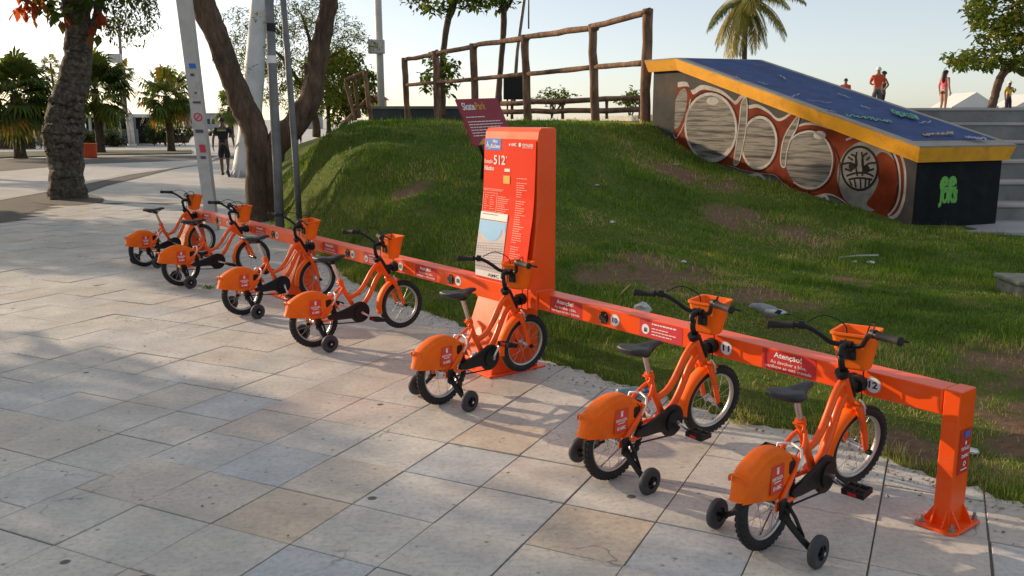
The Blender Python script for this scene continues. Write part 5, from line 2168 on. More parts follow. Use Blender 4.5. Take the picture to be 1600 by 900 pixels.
# ---- coconut palm
D3 = 46
t = empty('coconut_palm', at(1163, 190, D3))
tag(t, 'coconut palm with drooping fronds rising behind the blue ramp deck', 'palm tree')
mb = MB()
mb.tube([rel(at(x, y, D3), t) for x, y in ((1163, 200), (1163, 150), (1163, 95), (1164, 60), (1165, 20), (1166, -5))], [D3 / FPX / 2 * w for w in (9, 8.5, 8, 7.5, 8, 10)], 10)
mb.build('trunk', 'bark_palm', t)
V, F, T = [], [], []
r = np.random.default_rng(77)
c0 = np.array(rel(at(1166, -2, D3), t))
Rf = 88 * D3 / FPX
for k in range(30):
    az = 2 * PI * k / 30 * 2.4 + r.uniform(-.25, .25)
    el0 = R(r.uniform(-35, 75)) if k > 8 else R(r.uniform(-60, -20))
    P = c0.copy()
    d = np.array([math.cos(az) * math.cos(el0), math.sin(az) * math.cos(el0), math.sin(el0)])
    L_ = Rf * r.uniform(.85, 1.15)
    spine = [P.copy()]
    dirs = [d.copy()]
    for j in range(15):
        P = P + d * L_ / 15
        d = d + np.array([0, 0, -.115])
        d /= np.linalg.norm(d)
        spine.append(P.copy())
        dirs.append(d.copy())
    tn = np.clip(r.normal(.45, .15) + (.25 if el0 < R(-15) else 0), 0, 1)
    for j in range(1, 16):
        for sub in (0, .33, .66):
            b = spine[j - 1] * (1 - sub) + spine[j] * sub
            dd = dirs[j]
            sd = np.cross(dd, [0, 0, 1.])
            sd /= np.linalg.norm(sd) + 1e-9
            ll = Rf * .26 * math.sin(PI * (.12 + .80 * (j + sub) / 16)) * r.uniform(.8, 1.15)
            for sg_ in (-1, 1):
                q = sd * sg_ * .75 + dd * .45 + np.array([0, 0, -.55 - r.uniform(0, .35)])
                q /= np.linalg.norm(q)
                o = len(V)
                w = dd * .016 * Rf
                V += [b - w, b + q * ll * .5 - w * .8, b + q * ll + np.array([0, 0, -.1 * ll]), b + q * ll * .5 + w * .8]
                F.append((o, o + 1, o + 2, o + 3))
                T.append(np.clip(tn + r.normal(0, .07), 0, 1))
    for j in range(15):
        o = len(V)
        w = np.array([0, 0, .012 * Rf])
        V += [spine[j] - w, spine[j] + w, spine[j + 1] + w * .7, spine[j + 1] - w * .7]
        F.append((o, o + 1, o + 2, o + 3))
        T.append(.9)
mesh_np('fronds', np.array(V), np.array(F), 'leaf_coco', t, tint=np.array(T))

# ---- unseen trees left of the frame, placed to throw long shadows over the plaza
def shade_tree(x, y, h0, h1, rad, seed, lab, n=200):
    t = empty('unseen_shade_tree', (x, y, 0))
    tag(t, lab, 'tree', 'unseen shade trees placed beyond the left edge')
    mb = MB()
    trunk_mesh(mb, [(0, 0, -.1), (.05, 0, h0 * .5), (0, .1, h0), (.2, .1, h1 * .8)], [.24, .2, .18, .08], 10, 5, .03, seed, .15)
    r = np.random.default_rng(seed)
    for k in range(6):
        a = r.uniform(0, 2 * PI)
        mb.tube([(0, .05, h0 * .9), (.5 * rad * math.cos(a), .5 * rad * math.sin(a), h0 + .3 * (h1 - h0)), (.85 * rad * math.cos(a), .85 * rad * math.sin(a), h0 + .5 * (h1 - h0))], [.1, .06, .02], 6)
    mb.build('trunk', 'bark_brown', t)
    cl = []
    for k in range(n):
        a, q = r.uniform(0, 2 * PI), math.sqrt(r.random()) * rad
        z = h0 + (h1 - h0) * r.random()
        cl.append((q * math.cos(a), q * math.sin(a), z, r.uniform(.35, .6), r.uniform(.25, .45)))
    crown('crown', cl, 40, .26, 'leaf_almond', t, seed + 3, .6)
    return t


SUNH = Vector((math.cos(SUN_AZ), math.sin(SUN_AZ), 0))
SUNP = Vector((-SUNH.y, SUNH.x, 0))
SUNP = SUNP if SUNP.y > 0 else -SUNP


def sunpos(w, tt):
    return SUNP * w + SUNH * tt


SHADE = [(-3.4, 15, .7, 6.2, 2.6), (1.1, 15.5, 1.0, 6.6, 2.3), (-1.2, 13.5, 1.0, 6.4, 2.6), (7.0, 22, 1.6, 8.5, 1.75), (12.6, 29, 1.8, 10.5, 1.3), (-.4, 21, 1.2, 8.0, 3.4), (20.5, 46, 3.0, 14, 3.0)]
for i, (w, tt, h0, h1, rad) in enumerate(SHADE):
    p = sunpos(w, tt)
    shade_tree(p.x, p.y, h0, h1, rad, 500 + i, 'leafy unseen tree placed beyond the left edge to shade the plaza')

# ---- poles
M['polewhite'] = simple('white_pole_paint', (.52, .50, .48), .6, var=.1, scale=5, dirt=(.25, .24, .23, .5), dscale=4)
M['polegrey'] = simple('galvanised_pole', (.17, .175, .18), .5, metal=.3, var=.25, scale=5, dirt=(.09, .09, .09, .5), dscale=6)
M['mastwhite'] = simple('mast_white', (.62, .63, .66), .55, var=.08, scale=3, dirt=(.35, .35, .36, .4), dscale=2)


def pole(name, label, pts, D, ws, mat, n=14, cat='pole', flat=None):
    b = at(pts[0][0], pts[0][1], D)
    t = empty(name, b)
    tag(t, label, cat)
    mb = MB()
    mb.tube([rel(at(x, y, D), t) for x, y in pts], [D / FPX / 2 * w for w in ws], n, smooth=n > 6)
    mb.build('shaft', mat, t)
    return t


DP = 13.0
wp = empty('white_pole', at(333, 352, DP))
tag(wp, 'square white concrete pole with stickers behind the left end of the rack', 'pole')
mb = MB()
sc_ = DP / FPX / 2
for (x0, y0, w0), (x1, y1, w1) in (((333, 358, 17), (283, -40, 20)),):
    a, b = rel(at(x0, y0, DP), wp), rel(at(x1, y1, DP), wp)
    V = []
    for p, w in ((a, w0), (b, w1)):
        for sx, sy in ((-1, -1), (1, -1), (1, 1), (-1, 1)):
            V.append(p + Vector((sx * w * sc_, sy * w * sc_ * .8, 0)))
    mb.hull(V)
mb.build('shaft', 'polewhite', wp)
for (x, y, w, h, mt) in ((301, 103, 10, 7, 'blueprint'), (301, 117, 6, 4, 'darkprint'), (310, 183, 13, 14, 'stickred2'), (308, 160, 12, 3, 'darkprint'), (312, 205, 12, 5, 'darkprint'), (317, 232, 9, 12, 'stickred2'), (318, 246, 8, 4, 'darkprint'), (306, 145, 3, 3, 'darkprint')):
    q = rel(at(x, y, DP - sc_ * 2 * 7.2), wp)
    mb = MB()
    Tq = frame(q + Vector((0, -.014, 0)), (1, 0, 0), (-.12, 0, 1))
    if h == 14:
        ring(mb, w * sc_ * .72, w * sc_, Tq, 20)
        rect(mb, w * sc_ * 1.3, w * sc_ * .25, Tq @ Matrix.Rotation(R(45), 4, 'Z'))
    else:
        rect(mb, w * 2 * sc_, h * 2 * sc_, Tq)
    mb.build('sticker', mt, wp, fixn=False)
gp = pole('grey_pole', 'thick grey metal pole with dark band in front of the forked tree', ((438, 372), (433, 250), (426, 120), (419, -30)), 11.9, (15, 14.5, 14, 13), 'polegrey')
mb = MB()
for (x, y, hh, mt) in ((423.3, 43, 12, 'blackplastic'), (424.7, 93, 11, 'white')):
    mb = MB()
    c = rel(at(x, y, 11.9), gp)
    mb.cyl(c - Vector((0, 0, hh * 11.9 / FPX / 2)), c + Vector((0, 0, hh * 11.9 / FPX / 2)), 14.6 * 11.9 / FPX / 2, 14)
    mb.build('band', mt, gp)
pole('thin_grey_pole', 'thinner grey metal pole leaning beside the forked tree', ((468, 352), (462, 250), (452, 120), (440, -30)), 12.6, (10, 10, 9.5, 9), 'polegrey')
D4 = 25.6
ms = empty('white_mast', at(387, 276, D4))
tag(ms, 'white mast flaring to a broad ribbed base behind the forked tree', 'mast')
mb = MB()
mb.tube([rel(at(x, y, D4), ms) for x, y in ((386, 277), (387, 255), (390, 215), (393, 170), (397, 120), (401, 60), (404, 0), (407, -60))], [D4 / FPX / 2 * w for w in (48, 42, 36, 32, 31, 27, 23, 20)], 16)
mb.build('shaft', 'mastwhite', ms)
mb = MB()
for k in range(14):
    a = 2 * PI * k / 14
    mb.hull([Vector((math.cos(a) * q, math.sin(a) * q, z)) + Vector((-math.sin(a), math.cos(a), 0)) * s_ * .02 for q, z in ((.43, .0), (.55, .0), (.40, .22)) for s_ in (-1, 1)])
mb.build('rib', 'mastwhite', ms)


def lamp_mast(name, label, px_, y0, y1, D, w, box, lean=0):
    b = at(px_, y0, D)
    t = empty(name, b)
    tag(t, label, 'lamp post')
    s_ = D / FPX
    mb = MB()
    mb.tube([rel(at(px_, y0, D), t), rel(at(px_ - lean, (y0 + y1) / 2, D), t), rel(at(px_ - 2 * lean, y1, D), t)], [w * s_ / 2] * 3, 10)
    mb.build('shaft', 'polegrey' if w < 9 else 'polewhite', t)
    x, y, bw, bh = box
    c = rel(at(x, y, D - .2), t)
    mb = MB()
    mb.box(c, (bw * s_, .3, bh * s_), ch=.015)
    bo = mb.build('control_box', 'polewhite', t)
    mb = MB()
    mb.box(c + Vector((0, -.152, 0)), (bw * s_ * .86, .012, bh * s_ * .84), ch=.004)
    mb.build('box_door', 'polewhite', bo)
    return t


lamp_mast('lamp_post', 'tall pale lamp post with grey box beside the log fence', 597, 195, -40, 33, 11, (588, 73, 24, 20), 4)
lamp_mast('lamp_post', 'far lamp post with white box above the palm by the bin', 197, 225, 30, 60, 5, (180, 91, 19, 13), 6)
t = pole('thin_mast', 'thin slanting grey mast behind the middle of the log fence', ((803, 160), (808, 80), (819, 0), (823, -40)), 34, (5.5, 5.5, 5, 5), 'polegrey', cat='mast')
mb = MB()
mb.tube([rel(at(827, -40, 34), t), rel(at(826, 0, 34), t), rel(at(826, 45, 34), t)], .03, 6)
mb.build('stay', 'polegrey', t)

# ---- log fence along the mound
M['log'] = m_bark('weathered_log', (.09, .05, .034), (.21, .125, .085), (.36, .24, .17), 8, .3, .4)


def log(mb, a, b, r0, r1=None, n=10, seed=0, amp=.05):
    r = np.random.default_rng(seed)
    a, b = Vector(a), Vector(b)
    r1 = r0 if r1 is None else r1
    k = 8
    pts, rr = [], []
    for i in range(k + 1):
        t_ = i / k
        q = r0 + (r1 - r0) * t_
        pts.append(a.lerp(b, t_) + Vector(r.normal(0, amp * q, 3).tolist()))
        rr.append(q * (1 + r.normal(0, .05)))
    mb.tube(pts, rr, n)


fen = empty('log_fence', (2.5, 17.4, 1.6))
tag(fen, 'tall weathered log fence with two rails along the top of the mound', 'fence')
PO = [(1010.5, 14, 186, 17.5), (928, 38, 184, 19.1), (822, 55, 182, 21.6), (741, 68, 181, 24.1), (682, 80, 182, 26.3), (634, 90, 182, 28.2)]
tops = []
for i, (x, yt, yb, D_) in enumerate(PO):
    mb = MB()
    a, b = at(x + (3 if i else -2), yb, D_), at(x + (-2 if i else 2), yt, D_)
    a.z -= .35
    log(mb, rel(a, fen), rel(b, fen), (16 if i == 0 else 14 - i * .9) * D_ / FPX / 2, seed=i, amp=.08)
    mb.build('post', 'log', fen)
for i in range(5):
    (x0, t0, b0, d0), (x1, t1, b1, d1) = PO[i], PO[i + 1]
    mb = MB()
    a, b = at(x0, t0 + 5, d0 - .05), at(x1, t1 + 3, d1 - .05)
    e = (a - b).normalized() * .1
    log(mb, rel(a + e, fen), rel(b - e, fen), .066, .062, seed=20 + i, amp=.09)
    mb.build('rail', 'log', fen)
    mb = MB()
    ys = [98, 105, 116, 124, 129, 133]
    a, b = at(x0, ys[i], d0), at(x1, ys[i + 1], d1)
    log(mb, rel(a, fen), rel(b, fen), .056, .052, seed=40 + i, amp=.09)
    mb.build('rail', 'log', fen)
# second, lower fence further back
f2 = empty('far_log_fence', (3, 25, 1.6))
tag(f2, 'low far log fence seen through the bottom of the tall fence', 'fence')
for a, b in (((1005, 152), (785, 162)), ((1005, 171), (785, 176))):
    mb = MB()
    log(mb, rel(at(*a, 24.5), f2), rel(at(*b, 27), f2), .075, seed=a[1], amp=.2)
    mb.build('rail', 'log', f2)
for x in (879, 948, 1000, 800):
    mb = MB()
    d_ = 27 - (x - 785) / 220 * 2.5
    log(mb, rel(at(x, 186, d_), f2), rel(at(x, 155, d_), f2), .045, seed=x)
    mb.build('post', 'log', f2)
mb = MB()
log(mb, rel(at(868, 176, 26.1), f2), rel(at(880, 158, 26.0), f2), .03, seed=5)
mb.build('brace', 'log', f2)
# broken handrail at the left shoulder of the mound
f3 = empty('broken_handrail', at(570, 188, 20))
tag(f3, 'short leaning log handrail with a slanting bar at the left shoulder of the mound', 'handrail')
for a, b, w, nm in (((580, 190), (570, 112), 7, 'post'), ((561, 185), (554, 122), 6, 'post'), ((556, 188), (540, 128), 6, 'post'), ((539, 126), (571, 112), 6, 'rail'), ((531, 200), (576, 153), 6, 'rail')):
    mb = MB()
    log(mb, rel(at(*a, 20), f3), rel(at(*b, 20 + (.15 if nm == 'rail' else 0)), f3), w * 20 / FPX / 2, seed=a[0])
    mb.build(nm, 'log', f3)

# ---- low wall of the skate bowl
M['bowlgrey'] = simple('bowl_dark_paint', (.045, .055, .062), .6, var=.25, scale=2, dirt=(.1, .1, .1, .4))
lw = empty('low_wall', at(660, 187, 31))
tag(lw, 'low dark wall with pale concrete coping behind the log fence', 'wall')
a, b = rel(at(582, 172, 31), lw), rel(at(740, 174, 31), lw)
mb = MB()
mb.box(((a.x + b.x) / 2, 0, -.1), (b.x - a.x, .3, .90), ch=.01)
mb.build('wall_body', 'bowlgrey', lw)
mb = MB()
mb.box(((a.x + b.x) / 2, 0, .405), (b.x - a.x + .1, .42, .105), ch=.015)
mb.build('coping', 'concrete', lw)
# black board standing behind the fence
bb = empty('black_board', at(806, 160, 32))
tag(bb, 'black board with white side standing behind the log fence', 'board')
mb = MB()
mb.box((0, 0, .5), (.88, .35, .80), ch=.02)
mb.build('panel', 'blackplastic', bb)
mb = MB()
mb.box((.475, .0, .5), (.07, .36, .84), ch=.01)
mb.build('white_side', 'polewhite', bb)
for x in (-.3, .3):
    mb = MB()
    mb.box((x, 0, -.2), (.06, .06, .6), ch=.008)
    mb.build('leg', 'blackplastic', bb)
# little red-roofed kiosk far behind
M['rooftile'] = simple('red_roof', (.28, .022, .02), .6, var=.15)
M['yellowwall'] = simple('yellow_wall', (.50, .33, .08), .7, var=.1)
hk = empty('beach_hut', at(588, 178, 48))
tag(hk, 'tiny far beach hut with red roof beside the lamp post', 'hut')
mb = MB()
mb.box((0, 0, .3), (1.0, 1.0, .9), ch=.02)
mb.build('wall', 'yellowwall', hk)
mb = MB()
mb.hull([(x, y, .72) for x in (-.65, .65) for y in (-.65, .65)] + [(x, y, .9) for x in (-.45, .45) for y in (-.45, .45)] + [(0, 0, 1.0)])
mb.build('roof', 'rooftile', hk)

# ---- skate park sign
M['signmag'] = simple('sign_magenta', (.27, .012, .030), .4, var=.08)
M['signgold'] = simple('sign_gold', (.55, .30, .03), .45, var=.08)
DS = 9.6
sg_o = empty('skate_park_sign', hit_mound(752, 262))
tag(sg_o, 'tilted magenta skate park sign on a black post behind the orange totem', 'sign')
cs = [at(713, 155, DS), at(777, 153, DS + .35), at(795, 200, DS + .35), at(742, 228, DS)]
cs[2] = cs[1] + (cs[3] - cs[0])
SX, SY = (cs[1] - cs[0]), (cs[0] - cs[3])
SN = SX.cross(SY).normalized()
if SN.dot(Vector((0, 0, 1.6)) - cs[0]) < 0:
    SN = -SN
mb = MB()
mb.hull([rel(p - SN * q, sg_o) for p in cs for q in (0, .03)])
mb.build('board', 'signmag', sg_o)


def sp(u, v, l):
    return rel(cs[3] + SX * u + SY * v + SN * (.0015 * l), sg_o)


def squad(mb, u0, u1, v0, v1, l):
    mb.add([sp(u0, v0, l), sp(u1, v0, l), sp(u1, v1, l), sp(u0, v1, l)], [(0, 1, 2, 3)])


def stext(mb, s, u0, u1, v0, v1, l, bold):
    V, F = text_geo(s, bold)
    a = np.array([tuple(v) for v in V])
    lo, hi = a.min(0), a.max(0)
    mb.add([sp(u0 + (x - lo[0]) / (hi[0] - lo[0]) * (u1 - u0), v0 + (y - lo[1]) / (hi[1] - lo[1]) * (v1 - v0), l) for x, y, _ in a], F)


mb = MB()
stext(mb, 'Skate', .06, .36, .76, .92, 2, .02)
for v, w in ((.50, .85), (.44, .88), (.38, .80), (.32, .84), (.26, .55), (.20, .7), (.60, .5)):
    u = .06
    while u < w:
        dw = random.uniform(.03, .1)
        squad(mb, u, min(u + dw, w), v, v + .018, 2)
        u += dw + .012
mb.build('lettering', 'white', sg_o, fixn=False)
mb = MB()
stext(mb, 'Park', .38, .62, .76, .92, 2, .02)
mb.add([sp(.10, .02, 2), sp(.45, .02, 2), sp(.28, .16, 2)], [(0, 1, 2)])
mb.build('gold_print', 'signgold', sg_o, fixn=False)
mb = MB()
c = (cs[2] + cs[3]) / 2
mb.tube([rel(cs[3] + SX * .18 + SY * .3 - SN * .05, sg_o), rel(cs[3] + SX * .2 - SY * .2 - SN * .05, sg_o), (0, 0, -.2)], .022, 8)
mb.tube([rel(cs[1] - SN * .045 + SX * .01, sg_o), rel(cs[2] - SN * .045 + SX * .01, sg_o)], .024, 8)
mb.build('post', 'blackplastic', sg_o)

# ---- orange bin and things along the far verge
M['binorange'] = simple('bin_orange', (.62, .07, .015), .5, var=.12)
b = gnd(141, 246)
bn = empty('litter_bin', b)
tag(bn, 'squat orange litter bin beside the fan palm', 'litter bin')
mb = MB()
mb.tube([(0, 0, 0), (0, 0, .05), (0, 0, .5), (0, 0, .54)], [.27, .28, .31, .32], 18)
mb.build('body', 'binorange', bn)
mb = MB()
mb.tube([(0, 0, .54), (0, 0, .58), (0, 0, .60)], [.335, .335, .30], 18)
mb.build('rim', 'binorange', bn)
M['verge'] = simple('verge_grass', (.035, .055, .018), .95, var=.4, scale=2, bmp=.5, dirt=(.09, .075, .05, .6), dscale=1)
sheet('grass_verge', [gnd(*p) for p in ((-220, 258), (0, 247), (110, 243), (300, 240), (300, 235), (110, 236), (0, 238), (-220, 246))], .03, 'verge', th=.06)
# far kiosk with white roof, dark openings
M['kwhite'] = simple('kiosk_white', (.55, .54, .52), .6, var=.08)
M['kdark'] = simple('kiosk_dark', (.025, .024, .024), .6, var=.3, scale=3)
M['kblue'] = simple('kiosk_grey_blue', (.16, .18, .20), .6, var=.2)
DK = 58
for (x0, x1, yt, lab) in ((-70, 118, 188, 'far dark beach kiosk with pale roof behind the left palms'), (118, 232, 181, 'far dark beach kiosk with pale roof between the trunk and the white pole')):
    kk = empty('beach_kiosk', at((x0 + x1) / 2, 226, DK))
    tag(kk, lab, 'kiosk')
    kk.location.z = 0
    s_ = DK / FPX
    W_k = (x1 - x0) * s_
    zt = at(0, yt, DK).z
    mb = MB()
    mb.box((0, 0, zt), (W_k, 4, .22), ch=.03)
    mb.build('roof', 'kwhite', kk)
    mb = MB()
    mb.box((0, 1.6, zt / 2), (W_k * .96, .2, zt), ch=.02)
    mb.build('back_wall', 'kdark', kk)
    for k in range(6):
        mb = MB()
        mb.box((-W_k * .48 + W_k * .96 * k / 5, -1.8, zt / 2), (.14, .14, zt), ch=.01)
        mb.build('column', 'kblue' if k % 2 else 'kwhite', kk)
    mb = MB()
    mb.box((0, -.6, .5), (W_k * .8, .5, 1.0), ch=.03)
    mb.build('counter', 'kblue', kk)
for x, lab in ((203.5, 'left one of two white leaning posts beyond the verge'), (208.8, 'right one of two white leaning posts beyond the verge')):
    a, b = at(x + .5, 228, 52), at(x - 5.5, 176, 52)
    o = empty('white_post', a)
    tag(o, lab, 'post', 'pair of white posts')
    mb = MB()
    mb.tube([(0, 0, -.05), rel(b, o)], .105, 8)
    mb.tube([(0, 0, -.05), (0, 0, .12)], .16, 10)
    mb.build('shaft', 'polewhite', o)
# hedges
for i, (x0, x1, yt, yb, D_, lab) in enumerate(((232, 298, 196, 222, 56, 'dark green hedge behind the palm nearest the white pole'), (-60, 60, 205, 232, 50, 'dark green hedge behind the leftmost palm'), (300, 345, 205, 214, 90, 'low far hedge between the white pole and the walking man'), (110, 190, 205, 226, 54, 'dark green hedge behind the orange bin'))):
    s_ = D_ / FPX
    h = empty('hedge', at((x0 + x1) / 2, yb, D_))
    tag(h, lab, 'hedge')
    r = np.random.default_rng(700 + i)
    cl = [((r.random() - .5) * (x1 - x0) * s_, r.uniform(-.5, .5), r.uniform(.1, 1) * (yb - yt) * s_, r.uniform(.25, .5), r.uniform(.2, .4)) for k in range(46)]
    crown('foliage', cl, 22, .3, 'hedge', h, 710 + i, .55)
    mb = MB()
    mb.box((0, 0, .2), ((x1 - x0) * s_ * .9, .3, .5), ch=.05)
    mb.build('stem', 'bark_brown', h)
# far skyline
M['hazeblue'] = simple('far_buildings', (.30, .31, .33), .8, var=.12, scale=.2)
r = np.random.default_rng(9)
for i, (x0, x1, yt) in enumerate(((296, 322, 196), (322, 345, 199), (455, 476, 196), (476, 500, 200))):
    D_ = 160
    s_ = D_ / FPX
    o = empty('far_building', at((x0 + x1) / 2, 190, D_))
    o.location.z = 0
    zt = max(at(0, 190 - (200 - yt) * 1.2, D_).z, 2.5)
    tag(o, ('pale low far building right of the white pole', 'pale low far building left of the walking man', 'pale far building right of the forked trunk', 'pale far building below the feathery tree')[i], 'building')
    mb = MB()
    mb.box((0, 0, zt / 2), ((x1 - x0) * s_, 5, zt), ch=.05)
    mb.build('wall', 'hazeblue', o)
    mb = MB()
    mb.box((0, 0, zt + .12), ((x1 - x0) * s_ + .4, 5.4, .24), ch=.04)
    mb.build('roof', 'kwhite', o)
    for k in range(3):
        mb = MB()
        mb.box((((k - 1) * .3) * (x1 - x0) * s_, -2.52, zt * .5), (.5, .06, zt * .35), ch=.01)
        mb.build('window', 'kdark', o)
# white tents on the beach
M['tentwhite'] = simple('tent_canvas', (.60, .60, .60), .7, var=.06, scale=1)
for x, w, yt, lab in ((1505, 72, 145, 'white pitched tent between the woman in pink and the leaning tree'), (1600, 70, 147, 'white pitched tent at the right edge behind the man in yellow')):
    D_ = 60
    s_ = D_ / FPX
    o = empty('beach_tent', at(x, 178, D_))
    o.location.z = 1.745
    tag(o, lab, 'tent')
    zt, ze = at(x, yt, D_).z - 1.745, at(x, 168, D_).z - 1.745
    hw = w * s_ / 2
    mb = MB()
    mb.add([(-hw, -1.5, ze), (hw, -1.5, ze), (0, -1.5, zt), (-hw, 1.5, ze), (hw, 1.5, ze), (0, 1.5, zt)], [(0, 1, 2), (3, 5, 4), (0, 2, 5, 3), (1, 4, 5, 2)])
    mb.build('roof', 'tentwhite', o)
    mb = MB()
    mb.add([(-hw * .97, -1.45, 0), (hw * .97, -1.45, 0), (hw * .97, -1.45, ze), (-hw * .97, -1.45, ze), (-hw * .97, 1.45, 0), (hw * .97, 1.45, 0), (hw * .97, 1.45, ze), (-hw * .97, 1.45, ze)], [(0, 1, 2, 3), (4, 7, 6, 5), (0, 3, 7, 4), (1, 5, 6, 2)])
    mb.build('side', 'tentwhite', o)
# ================================================================== PEOPLE
M['skin'] = simple('skin', (.33, .17, .10), .5, var=.08)
M['skindark'] = simple('skin_dark', (.13, .065, .04), .5, var=.08)
M['skinlight'] = simple('skin_light', (.42, .24, .16), .5, var=.08)
M['hairblack'] = simple('black_hair', (.010, .008, .007), .5, var=.2)
M['hairbrown'] = simple('brown_hair', (.035, .018, .012), .5, var=.2)
M['clothblack'] = simple('black_cloth', (.012, .013, .016), .85, var=.2, bmp=.2, bscale=30)
M['clothred'] = simple('red_orange_cloth', (.55, .065, .025), .8, var=.12, bmp=.2, bscale=30)
M['clothpink'] = simple('pink_cloth', (.62, .10, .16), .8, var=.1, bmp=.2, bscale=30)
M['clothmaroon'] = simple('maroon_cloth', (.07, .012, .022), .8, var=.1)
M['clothyellow'] = simple('yellow_cloth', (.60, .40, .03), .8, var=.1, bmp=.2, bscale=30)
M['clothnavy'] = simple('dark_denim', (.018, .022, .035), .85, var=.2)
M['clothgrey'] = simple('grey_cloth', (.08, .08, .09), .85, var=.15)
M['capwhite'] = simple('white_cap', (.65, .64, .62), .7, var=.06)
M['shoe'] = simple('shoe', (.03, .03, .03), .6, var=.2)
M['sock'] = simple('pale_sock', (.5, .5, .5), .8, var=.1)
M['tshirtprint'] = simple('shirt_print', (.45, .55, .25), .7, var=.1)


def skin_mesh(verts, edges, radii, root=0, sub=2):
    me = bpy.data.meshes.new('s')
    me.from_pydata(verts, edges, [])
    ob = bpy.data.objects.new('s', me)
    COL.objects.link(ob)
    md = ob.modifiers.new('skin', 'SKIN')
    md.branch_smoothing = .6
    if not me.skin_vertices:
        raise RuntimeError('no skin layer')
    for i, rr in enumerate(radii):
        rr = rr if hasattr(rr, '__len__') else (rr, rr)
        me.skin_vertices[0].data[i].radius = rr
        me.skin_vertices[0].data[i].use_root = (i == root)
    sb = ob.modifiers.new('sub', 'SUBSURF')
    sb.levels = sub
    sb.render_levels = sub
    bpy.context.view_layer.update()
    out = bpy.data.meshes.new_from_object(ob.evaluated_get(bpy.context.evaluated_depsgraph_get()))
    bpy.data.objects.remove(ob)
    bpy.data.meshes.remove(me)
    out.polygons.foreach_set('use_smooth', [True] * len(out.polygons))
    out.materials.clear()
    return out


